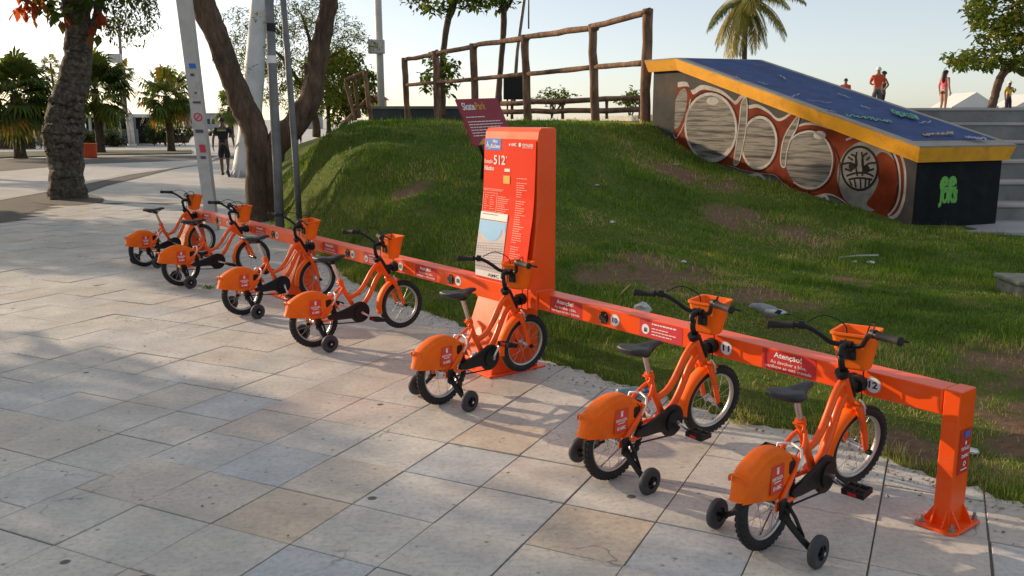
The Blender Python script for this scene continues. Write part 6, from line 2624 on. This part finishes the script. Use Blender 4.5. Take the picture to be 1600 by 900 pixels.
def person(label, loc, face, height, pose=None, skin='skin', shirt=None, sleeves=.5, pants=None, leg=.5, hair='hairblack', cap=None, longhair=False, shoes=True, slim=1.0):
    """X to the figure's right, Y forward; face: heading of +Y"""
    J = dict(pel=(0, 0, .95), sp=(0, .005, 1.12), ch=(0, 0, 1.33), nk=(0, -.005, 1.48), hd=(0, .015, 1.565), ht=(0, .02, 1.69))
    for s_, k in ((-1, 'l'), (1, 'r')):
        J.update({'sh' + k: (s_ * .175, -.005, 1.405), 'el' + k: (s_ * .235, -.03, 1.13), 'wr' + k: (s_ * .25, .04, .90), 'ha' + k: (s_ * .25, .06, .815),
                  'hp' + k: (s_ * .085, 0, .90), 'kn' + k: (s_ * .095, .025, .50), 'an' + k: (s_ * .10, -.01, .085), 'to' + k: (s_ * .115, .14, .03)})
    J.update(pose or {})
    k = height / 1.75
    root = empty('person', loc, face - PI / 2)
    root.scale = (k, k, k)
    tag(root, label, 'person')
    order = ['pel', 'sp', 'ch', 'nk', 'hd', 'ht']
    rad = {'pel': (.15 * slim, .105), 'sp': (.130 * slim, .10), 'ch': (.165 * slim, .11), 'nk': (.055, .055), 'hd': (.074, .088), 'ht': (.060, .072)}
    ed = [('pel', 'sp'), ('sp', 'ch'), ('ch', 'nk'), ('nk', 'hd'), ('hd', 'ht')]
    for q in 'lr':
        order += ['sh' + q, 'el' + q, 'wr' + q, 'ha' + q, 'hp' + q, 'kn' + q, 'an' + q, 'to' + q]
        rad.update({'sh' + q: .058, 'el' + q: .043, 'wr' + q: .029, 'ha' + q: (.042, .020), 'hp' + q: .092, 'kn' + q: .060, 'an' + q: .042, 'to' + q: .036})
        ed += [('ch', 'sh' + q), ('sh' + q, 'el' + q), ('el' + q, 'wr' + q), ('wr' + q, 'ha' + q), ('pel', 'hp' + q), ('hp' + q, 'kn' + q), ('kn' + q, 'an' + q), ('an' + q, 'to' + q)]
    ix = {n: i for i, n in enumerate(order)}
    me = skin_mesh([J[n] for n in order], [(ix[a], ix[b]) for a, b in ed], [rad[n] for n in order])
    # fingers and face added to the same skin
    mb = MB()
    mb.v = [tuple(v.co) for v in me.vertices]
    mb.f = [tuple(p.vertices) for p in me.polygons]
    mb.sm = [True] * len(mb.f)
    for s_, q in ((-1, 'l'), (1, 'r')):
        w_, h_ = Vector(J['wr' + q]), Vector(J['ha' + q])
        d = (h_ - w_).normalized()
        side = Vector((0, 1, 0)) - d * d.y
        side.normalize()
        inn = Vector((-s_, 0, 0))
        for j, (o_, L_) in enumerate(((.027, .07), (.009, .08), (-.009, .075), (-.026, .06))):
            b0 = h_ + side * o_
            mb.tube([b0 - d * .01, b0 + d * L_ * .5 + inn * .008, b0 + d * L_ + inn * .03], [.0095, .009, .007], 6)
        b0 = w_ + d * .03 + side * .025
        mb.tube([b0, b0 + side * .03 + d * .03, b0 + side * .035 + d * .065], [.011, .010, .008], 6)
    hd = Vector(J['hd'])
    mb.hull([hd + Vector(v) for v in ((-.014, .075, -.012), (.014, .075, -.012), (0, .108, -.008), (0, .08, .045))])          # nose
    mb.hull([hd + Vector(v) for v in ((-.026, .074, -.042), (.026, .074, -.042), (0, .088, -.038), (0, .086, -.050))])        # mouth
    for s_ in (-1, 1):
        mb.hull([hd + Vector((s_ * x, y, z)) for x, y, z in ((.074, -.01, .0), (.094, -.02, .035), (.090, .01, .03), (.080, .005, -.02))])
    bpy.data.meshes.remove(me)
    mb.build('body', skin, root)
    mb = MB()
    for s_ in (-1, 1):
        mb.hull([hd + Vector((s_ * .030 + a, .083, .025 + b)) for a, b in ((-.012, 0), (.012, 0), (0, .007), (0, -.007))] + [hd + Vector((s_ * .03, .090, .025))])
    mb.build('eyes', 'hairblack', root)

    def lerpJ(a, b, t):
        return tuple(np.array(J[a]) * (1 - t) + np.array(J[b]) * t)

    def shell(name, mat, nodes, edges, rads, root_i=0):
        m = skin_mesh(nodes, edges, rads, root_i)
        o = link(name, m, mat, root)
        return o
    if shirt:
        nodes = [lerpJ('pel', 'sp', .1), J['sp'], J['ch'], lerpJ('ch', 'nk', .55)]
        rads = [(.168 * slim, .125), (.150 * slim, .118), (.182 * slim, .128), (.085, .078)]
        edges = [(0, 1), (1, 2), (2, 3)]
        for q in 'lr':
            if sleeves > 0:
                n0 = len(nodes)
                nodes += [J['sh' + q], lerpJ('sh' + q, 'el' + q, min(sleeves, 1))]
                rads += [.076, .062]
                edges += [(2, n0), (n0, n0 + 1)]
                if sleeves > 1:
                    nodes.append(lerpJ('el' + q, 'wr' + q, sleeves - 1))
                    rads.append(.045)
                    edges.append((n0 + 1, n0 + 2))
        shell('shirt', shirt, nodes, edges, rads, 1)
    if pants:
        nodes = [lerpJ('pel', 'sp', .28), J['pel']]
        rads = [(.152 * slim, .115), (.165 * slim, .125)]
        edges = [(0, 1)]
        for q in 'lr':
            n0 = len(nodes)
            nodes += [J['hp' + q], lerpJ('hp' + q, 'kn' + q, min(1, leg))]
            rads += [.108, .090 if leg < 1 else .078]
            edges += [(1, n0), (n0, n0 + 1)]
            if leg > 1:
                nodes.append(lerpJ('kn' + q, 'an' + q, leg - 1))
                rads.append(.066)
                edges.append((n0 + 1, n0 + 2))
        shell('trousers' if leg > 1 else 'shorts', pants, nodes, edges, rads, 1)
    # hair or cap
    mb = MB()
    V, F = [], []
    n, m = 14, 7
    for i in range(m + 1):
        ph = R(90 - i * 100 / m)
        for j in range(n):
            a = 2 * PI * j / n
            fr_ = math.sin(a)
            lo = ph if fr_ < .3 else max(ph, R(12))
            V.append(hd + Vector((.098 * math.cos(lo) * math.cos(a), -.005 + .112 * math.cos(lo) * math.sin(a), .045 + .110 * math.sin(lo))))
    for i in range(m):
        for j in range(n):
            F.append((i * n + j, i * n + (j + 1) % n, (i + 1) * n + (j + 1) % n, (i + 1) * n + j))
    mb.add(V, F, True)
    if longhair:
        mb.tube([hd + Vector((0, -.05, .10)), hd + Vector((0, -.085, 0)), hd + Vector((0, -.10, -.12)), hd + Vector((.01, -.11, -.26)), hd + Vector((.01, -.10, -.36))], [.07, .085, .08, .065, .02], 10, flat=(1, 1))
    if cap:
        mb.hull([hd + Vector((x, y, z)) for x in (-.07, .07) for y, z in ((.085, .075), (.17, .055), (.085, .062))])
    mb.build('cap' if cap else 'hair', cap or hair, root)
    if shoes:
        for q in 'lr':
            a, t_ = Vector(J['an' + q]), Vector(J['to' + q])
            mb = MB()
            d = (t_ - a)
            dn = Vector((d.x, d.y, d.z + .055)).normalized()
            mb.tube([a - dn * .075 + Vector((0, 0, -.045)), a - dn * .04 + Vector((0, 0, -.035)), a + Vector((0, 0, -.02)), a + dn * .10 + Vector((0, 0, -.045)), a + dn * .175 + Vector((0, 0, -.058))], [.03, .045, .05, .045, .025], 9)
            mb.build('shoe', 'shoe', root)
    return root


# man in black walking away
p = gnd(352, 276)
man = person('man in black T-shirt and shorts walking away beside the white mast', p, R(98), 1.70,
             dict(knl=(-.10, .10, .50), anl=(-.10, .17, .11), tol=(-.11, .31, .06), knr=(.10, .03, .49), anr=(.11, -.20, .17), tor=(.12, -.10, .045), elr=(.27, .02, 1.15), wrr=(.27, .16, .95), har=(.265, .20, .88), ell=(-.26, -.08, 1.14), wrl=(-.275, -.10, .90), hal=(-.275, -.10, .82)),
             'skindark', 'clothblack', .75, 'clothblack', .95, 'hairblack', slim=1.12)
man.scale = [c * 1.0 for c in man.scale]
mb = MB()
fit_text(mb, 'BOMBEIRO', .25, .045, frame((0, -.134, 1.335), (1, 0, 0), (0, 0, 1)), .02)
mb.build('shirt_print', 'tshirtprint', man, fixn=False)
# shirtless runner further down the path
p = gnd(468, 229)
person('bare-chested person in dark shorts far down the path beside the mound', p, R(100), 1.62,
       dict(knl=(-.09, .16, .55), anl=(-.09, .02, .16), tol=(-.10, .14, .08), anr=(.1, -.05, .085), elr=(.27, -.1, 1.15), wrr=(.25, .05, 1.02), har=(.24, .1, .98)), 'skin', None, 0, 'clothblack', 1.4, 'hairbrown')
p = gnd(48, 231)
person('person in red top far behind the leftmost palms', p, R(40), 1.62, None, 'skindark', 'clothred', .5, 'clothblack', 1.8, 'hairblack')
# people on the platform at right
ZP = 1.745


def on_platform(px_, yfeet, D_):
    p = at(px_, yfeet, D_)
    p.z = ZP
    return p


hands_hip = dict(ell=(-.36, -.10, 1.16), wrl=(-.20, .02, .98), hal=(-.15, .06, .98), elr=(.36, -.10, 1.16), wrr=(.20, .02, .98), har=(.15, .06, .98))
person('person in orange-red shirt and white cap seen from behind above the ramp', on_platform(1368, 178, 36), R(80), 1.95,
       dict(ell=(-.24, .10, 1.15), wrl=(-.12, .26, 1.10), hal=(-.06, .30, 1.12), elr=(.24, .10, 1.15), wrr=(.12, .26, 1.10), har=(.06, .30, 1.12)), 'skin', 'clothred', .9, 'clothgrey', 1.9, 'hairblack', 'capwhite', slim=1.1)
person('person with hand on hip half hidden by the one in white cap', on_platform(1377, 178, 37.2), R(170), 1.85, hands_hip, 'skindark', 'clothgrey', .3, 'clothnavy', 1.9, 'hairblack')
person('person showing only head and red shoulders above the blue deck', on_platform(1318, 178, 41), R(60), 1.72, None, 'skin', 'clothred', .5, 'clothgrey', 1.9, 'hairbrown')
person('woman in pink top and maroon shorts with long dark hair above the steps', on_platform(1472, 178, 33), R(20), 1.66,
       dict(knl=(-.07, .0, .50), anl=(-.06, -.06, .085), tol=(-.07, .09, .03), knr=(.08, .03, .5), anr=(.08, .02, .085)), 'skinlight', 'clothpink', .2, 'clothmaroon', .32, 'hairbrown', longhair=True, shoes=False, slim=.92)
person('man in yellow shirt, dark trousers and pale cap beside the leaning tree', on_platform(1573, 178, 45), R(-70), 1.78,
       dict(ell=(-.27, .05, 1.15), wrl=(-.16, .22, 1.25), hal=(-.1, .26, 1.3), elr=(.26, 0, 1.14), wrr=(.27, .05, .92), har=(.27, .06, .84), knl=(-.13, .02, .5), anl=(-.17, 0, .085), tol=(-.2, .14, .03)), 'skindark', 'clothyellow', .6, 'clothnavy', 1.9, 'hairblack', 'capwhite', slim=1.05)

# ================================================================== SMALL THINGS
# pigeon on the lawn behind the bar
M['featgrey'] = simple('pigeon_grey', (.26, .27, .29), .6, var=.25, scale=20)
M['featdark'] = simple('pigeon_dark', (.020, .022, .028), .6, var=.2)
M['featwhite'] = simple('pigeon_white', (.62, .63, .65), .6, var=.1)
M['beak'] = simple('beak', (.08, .06, .05), .5)
M['pinkleg'] = simple('pigeon_leg', (.42, .10, .08), .5)
pg = empty('pigeon', hit_mound(1200, 508), R(170))
pg.location.y -= .02
pg.scale = (.85, .85, .95)
tag(pg, 'grey and white pigeon standing on the lawn behind handlebar 11', 'pigeon')
mb = MB()
secs = [(-.105, 0, .105, .010, .012), (-.08, 0, .105, .030, .030), (-.04, 0, .108, .046, .045), (.0, 0, .112, .052, .052), (.04, 0, .120, .050, .052), (.075, 0, .135, .038, .042), (.105, 0, .145, .028, .030), (.130, 0, .150, .023, .024), (.150, 0, .150, .022, .022), (.166, 0, .145, .014, .014), (.173, 0, .142, .006, .006)]
n = 14
V, F = [], []
for x, y, z, ry, rz in secs:
    for k in range(n):
        a = 2 * PI * k / n
        V.append((x, y + ry * math.cos(a), z + rz * math.sin(a)))
for l in range(len(secs) - 1):
    for k in range(n):
        F.append((l * n + k, l * n + (k + 1) % n, (l + 1) * n + (k + 1) % n, (l + 1) * n + k))
F += [tuple(range(n)), tuple((len(secs) - 1) * n + k for k in range(n))]
mb.add(V, F, True)
mb.build('body', 'featgrey', pg)
for s_ in (-1, 1):
    mb = MB()
    mb.hull([(.055, s_ * .046, .125), (.03, s_ * .060, .145), (-.04, s_ * .056, .140), (-.13, s_ * .026, .118), (-.15, s_ * .018, .108), (-.06, s_ * .054, .100), (.02, s_ * .058, .098)], smooth=True)
    mb.build('wing', 'featwhite' if s_ > 0 else 'featwhite', pg)
    mb = MB()
    mb.hull([(-.03, s_ * .060, .115), (-.06, s_ * .0615, .140), (-.10, s_ * .047, .132), (-.08, s_ * .0555, .100)])
    mb.build('wing_bar', 'featdark', pg)
    mb = MB()
    mb.tube([(.0, s_ * .022, .075), (-.002, s_ * .022, .035), (.004, s_ * .022, .006)], [.010, .005, .004], 6)
    for a in (-.6, 0, .6, PI):
        mb.tube([(.004, s_ * .022, .005), (.004 + .03 * math.cos(a), s_ * .022 + .03 * math.sin(a), .003)], [.004, .002], 5)
    mb.build('leg', 'pinkleg', pg)
    mb = MB()
    mb.hull([Vector((.154, s_ * .0185, .156)) + Vector(v) * .004 for v in ((1, 0, 0), (-1, 0, 0), (0, 1, 0), (0, -1, 0), (0, 0, 1), (0, 0, -1))])
    mb.build('eye', 'redlens', pg)
mb = MB()
mb.hull([(-.09, -.02, .115), (-.09, .02, .115), (-.20, -.034, .095), (-.20, .034, .095), (-.20, 0, .101), (-.09, 0, .098)])
mb.build('tail', 'featdark', pg)
mb = MB()
mb.tube([(.170, 0, .143), (.180, 0, .138), (.190, 0, .131)], [.006, .0045, .0015], 6)
mb.build('beak', 'beak', pg)


def crumple(name, label, loc, size, mat, cat, seed, flatten=.5):
    r = np.random.default_rng(seed)
    bm = bmesh.new()
    bmesh.ops.create_icosphere(bm, subdivisions=2, radius=1)
    V = []
    for v in bm.verts:
        q = 1 + r.normal(0, .22)
        V.append((v.co.x * size * q, v.co.y * size * .8 * q, max(-.3, v.co.z) * size * flatten * q))
    F = [tuple(x.index for x in f.verts) for f in bm.faces]
    bm.free()
    mb = MB()
    mb.add(V, F)
    o = mb.build(name, mat)
    o.location = loc
    return tag(o, label, cat)


M['paperlitter'] = simple('crumpled_paper', (.50, .52, .55), .7, var=.2, scale=14)
M['plasticlitter'] = simple('blue_plastic', (.20, .30, .36), .25, var=.3, scale=20)
M['drygold'] = simple('dry_plant', (.30, .20, .05), .8, var=.3)
p = hit_mound(1001, 489)
crumple('crumpled_paper', 'crumpled white paper on the lawn just behind the bar near number 10', p + Vector((.01, 0, .03)), .062, 'paperlitter', 'litter', 1, .9)
g = gnd(985, 622)
# clear bottle lying behind bike 11
bt = empty('plastic_bottle', g + Vector((0, 0, .035)), R(20))
tag(bt, 'small bluish plastic bottle lying behind the rear cover of bike 11', 'bottle')
mb = MB()
mb.tube([(-.09, 0, 0), (-.085, 0, 0), (-.04, 0, 0), (.0, 0, 0), (.04, 0, 0), (.07, 0, 0), (.085, 0, 0), (.10, 0, 0)], [.02, .032, .030, .034, .032, .024, .012, .012], 14)
mb.build('body', 'plasticlitter', bt)
mb = MB()
mb.cyl((.10, 0, 0), (.115, 0, 0), .015, 12)
mb.build('cap', 'blueprint', bt)
for i, (px_, py_, s_, lab) in enumerate(((957, 350, .04, 'small white paper scrap on the lawn right of the totem'), (1068, 412, .03, 'tiny white scrap on the bare earth of the mound'), (933, 292, .035, 'white scrap high on the mound, left of the ramp'), (1058, 259, .04, 'white scrap near the foot of the graffiti wall'), (1360, 413, .045, 'pale flat scrap on the lawn below the face graffiti'), (1518, 712, .035, 'crumpled pale scrap on the lawn right of the end post'), (1335, 412, .03, 'small pale scrap left of the flat scrap on the lawn'))):
    crumple('paper_scrap', lab, hit_mound(px_, py_) + Vector((0, 0, .02)), s_, 'paperlitter', 'litter', 20 + i, .4)
for i, (a, b, lab) in enumerate((((1312, 405), (1372, 403), 'thin pale stick lying on the lawn in front of the ramp'), ((965, 470), (985, 450), 'bent dry stick leaning from behind the bar near number 10'))):
    A_, B_ = hit_mound(*a), hit_mound(*b)
    o = empty('dry_stick', A_)
    mb = MB()
    mb.tube([(0, 0, .02), tuple((B_ - A_) * .5 + Vector((0, 0, .035))), tuple(B_ - A_ + Vector((0, 0, .03)))], .009, 6)
    st_ = mb.build('dry_stick', 'drygold' if i else 'paperlitter')
    st_.location = A_
    bpy.data.objects.remove(o)
    tag(st_, lab, 'stick')
# dry tuft of weeds at the edge of the lawn
for i, (px_, py_, n_, lab) in enumerate(((1160, 662, 60, 'dry yellow weed tuft at the lawn edge behind bike 11'), (325, 451, 50, 'small green weed growing from the joints beside bike 03'))):
    r = np.random.default_rng(40 + i)
    g = gnd(px_, py_)
    o_v, o_f = [], []
    for k in range(n_):
        a, l_ = r.uniform(0, 2 * PI), r.uniform(.03, .09) * (1 if i == 0 else .8)
        b = np.array([r.normal(0, .04), r.normal(0, .03), 0])
        d = np.array([math.cos(a), math.sin(a), 0])
        s2 = np.array([-d[1], d[0], 0]) * .003
        q = len(o_v)
        o_v += [b - s2, b + s2, b + d * l_ * .6 + np.array([0, 0, l_ * .6]), b + d * l_ * .35 + np.array([0, 0, l_ * .5])]
        o_f.append((q, q + 1, q + 2, q + 3))
    t_ = mesh_np('weed_tuft', np.array(o_v), np.array(o_f), 'grass', tint=np.clip(r.normal(.85 if i == 0 else .35, .1, len(o_f)), 0, 1))
    t_.location = g + Vector((0, 0, .003))
    tag(t_, lab, 'weed')

# fallen leaves and crumbs of soil, thickest along the edge of the lawn
M['litterleaf'] = foliage('dry_fallen_leaves', [(0, (.10, .06, .035)), (.5, (.20, .13, .07)), (.8, (.34, .25, .12)), (1, (.16, .18, .06))], .1, .8)
r = np.random.default_rng(88)
E_ = np.array(EDGE[2:18])
C = []
for k in range(900):
    i = r.integers(0, len(E_) - 1)
    p = E_[i] * (1 - (q := r.random())) + E_[i + 1] * q
    nrm = np.array([-.79, -.613])
    C.append(p + nrm * abs(r.normal(0, .14)) + r.normal(0, .03, 2))
for k in range(170):
    C.append(np.array([r.uniform(-4.5, 2.3), r.uniform(2.5, 11)]))
C = np.array(C)
C = C[sdist(C, FOOT) < .05]
n = len(C)
th = r.uniform(0, 2 * PI, n)
L_ = r.uniform(.006, .026, n)
d = np.c_[np.cos(th), np.sin(th), np.zeros(n)]
s2 = np.c_[-np.sin(th), np.cos(th), np.zeros(n)]
B = np.c_[C, np.full(n, .0035)]
V = np.stack([B, B + d * (L_ * .5)[:, None] + s2 * (L_ * .25)[:, None] + np.c_[np.zeros((n, 2)), r.uniform(0, .006, n)], B + d * L_[:, None] + np.c_[np.zeros((n, 2)), r.uniform(0, .008, n)], B + d * (L_ * .5)[:, None] - s2 * (L_ * .25)[:, None]], 1)
o = mesh_np('leaf_litter', V.reshape(-1, 3), np.arange(4 * n).reshape(n, 4), 'litterleaf', tint=r.random(n))
tag(o, 'dry fallen leaves and crumbs scattered along the lawn edge', 'leaf litter', kind='stuff')
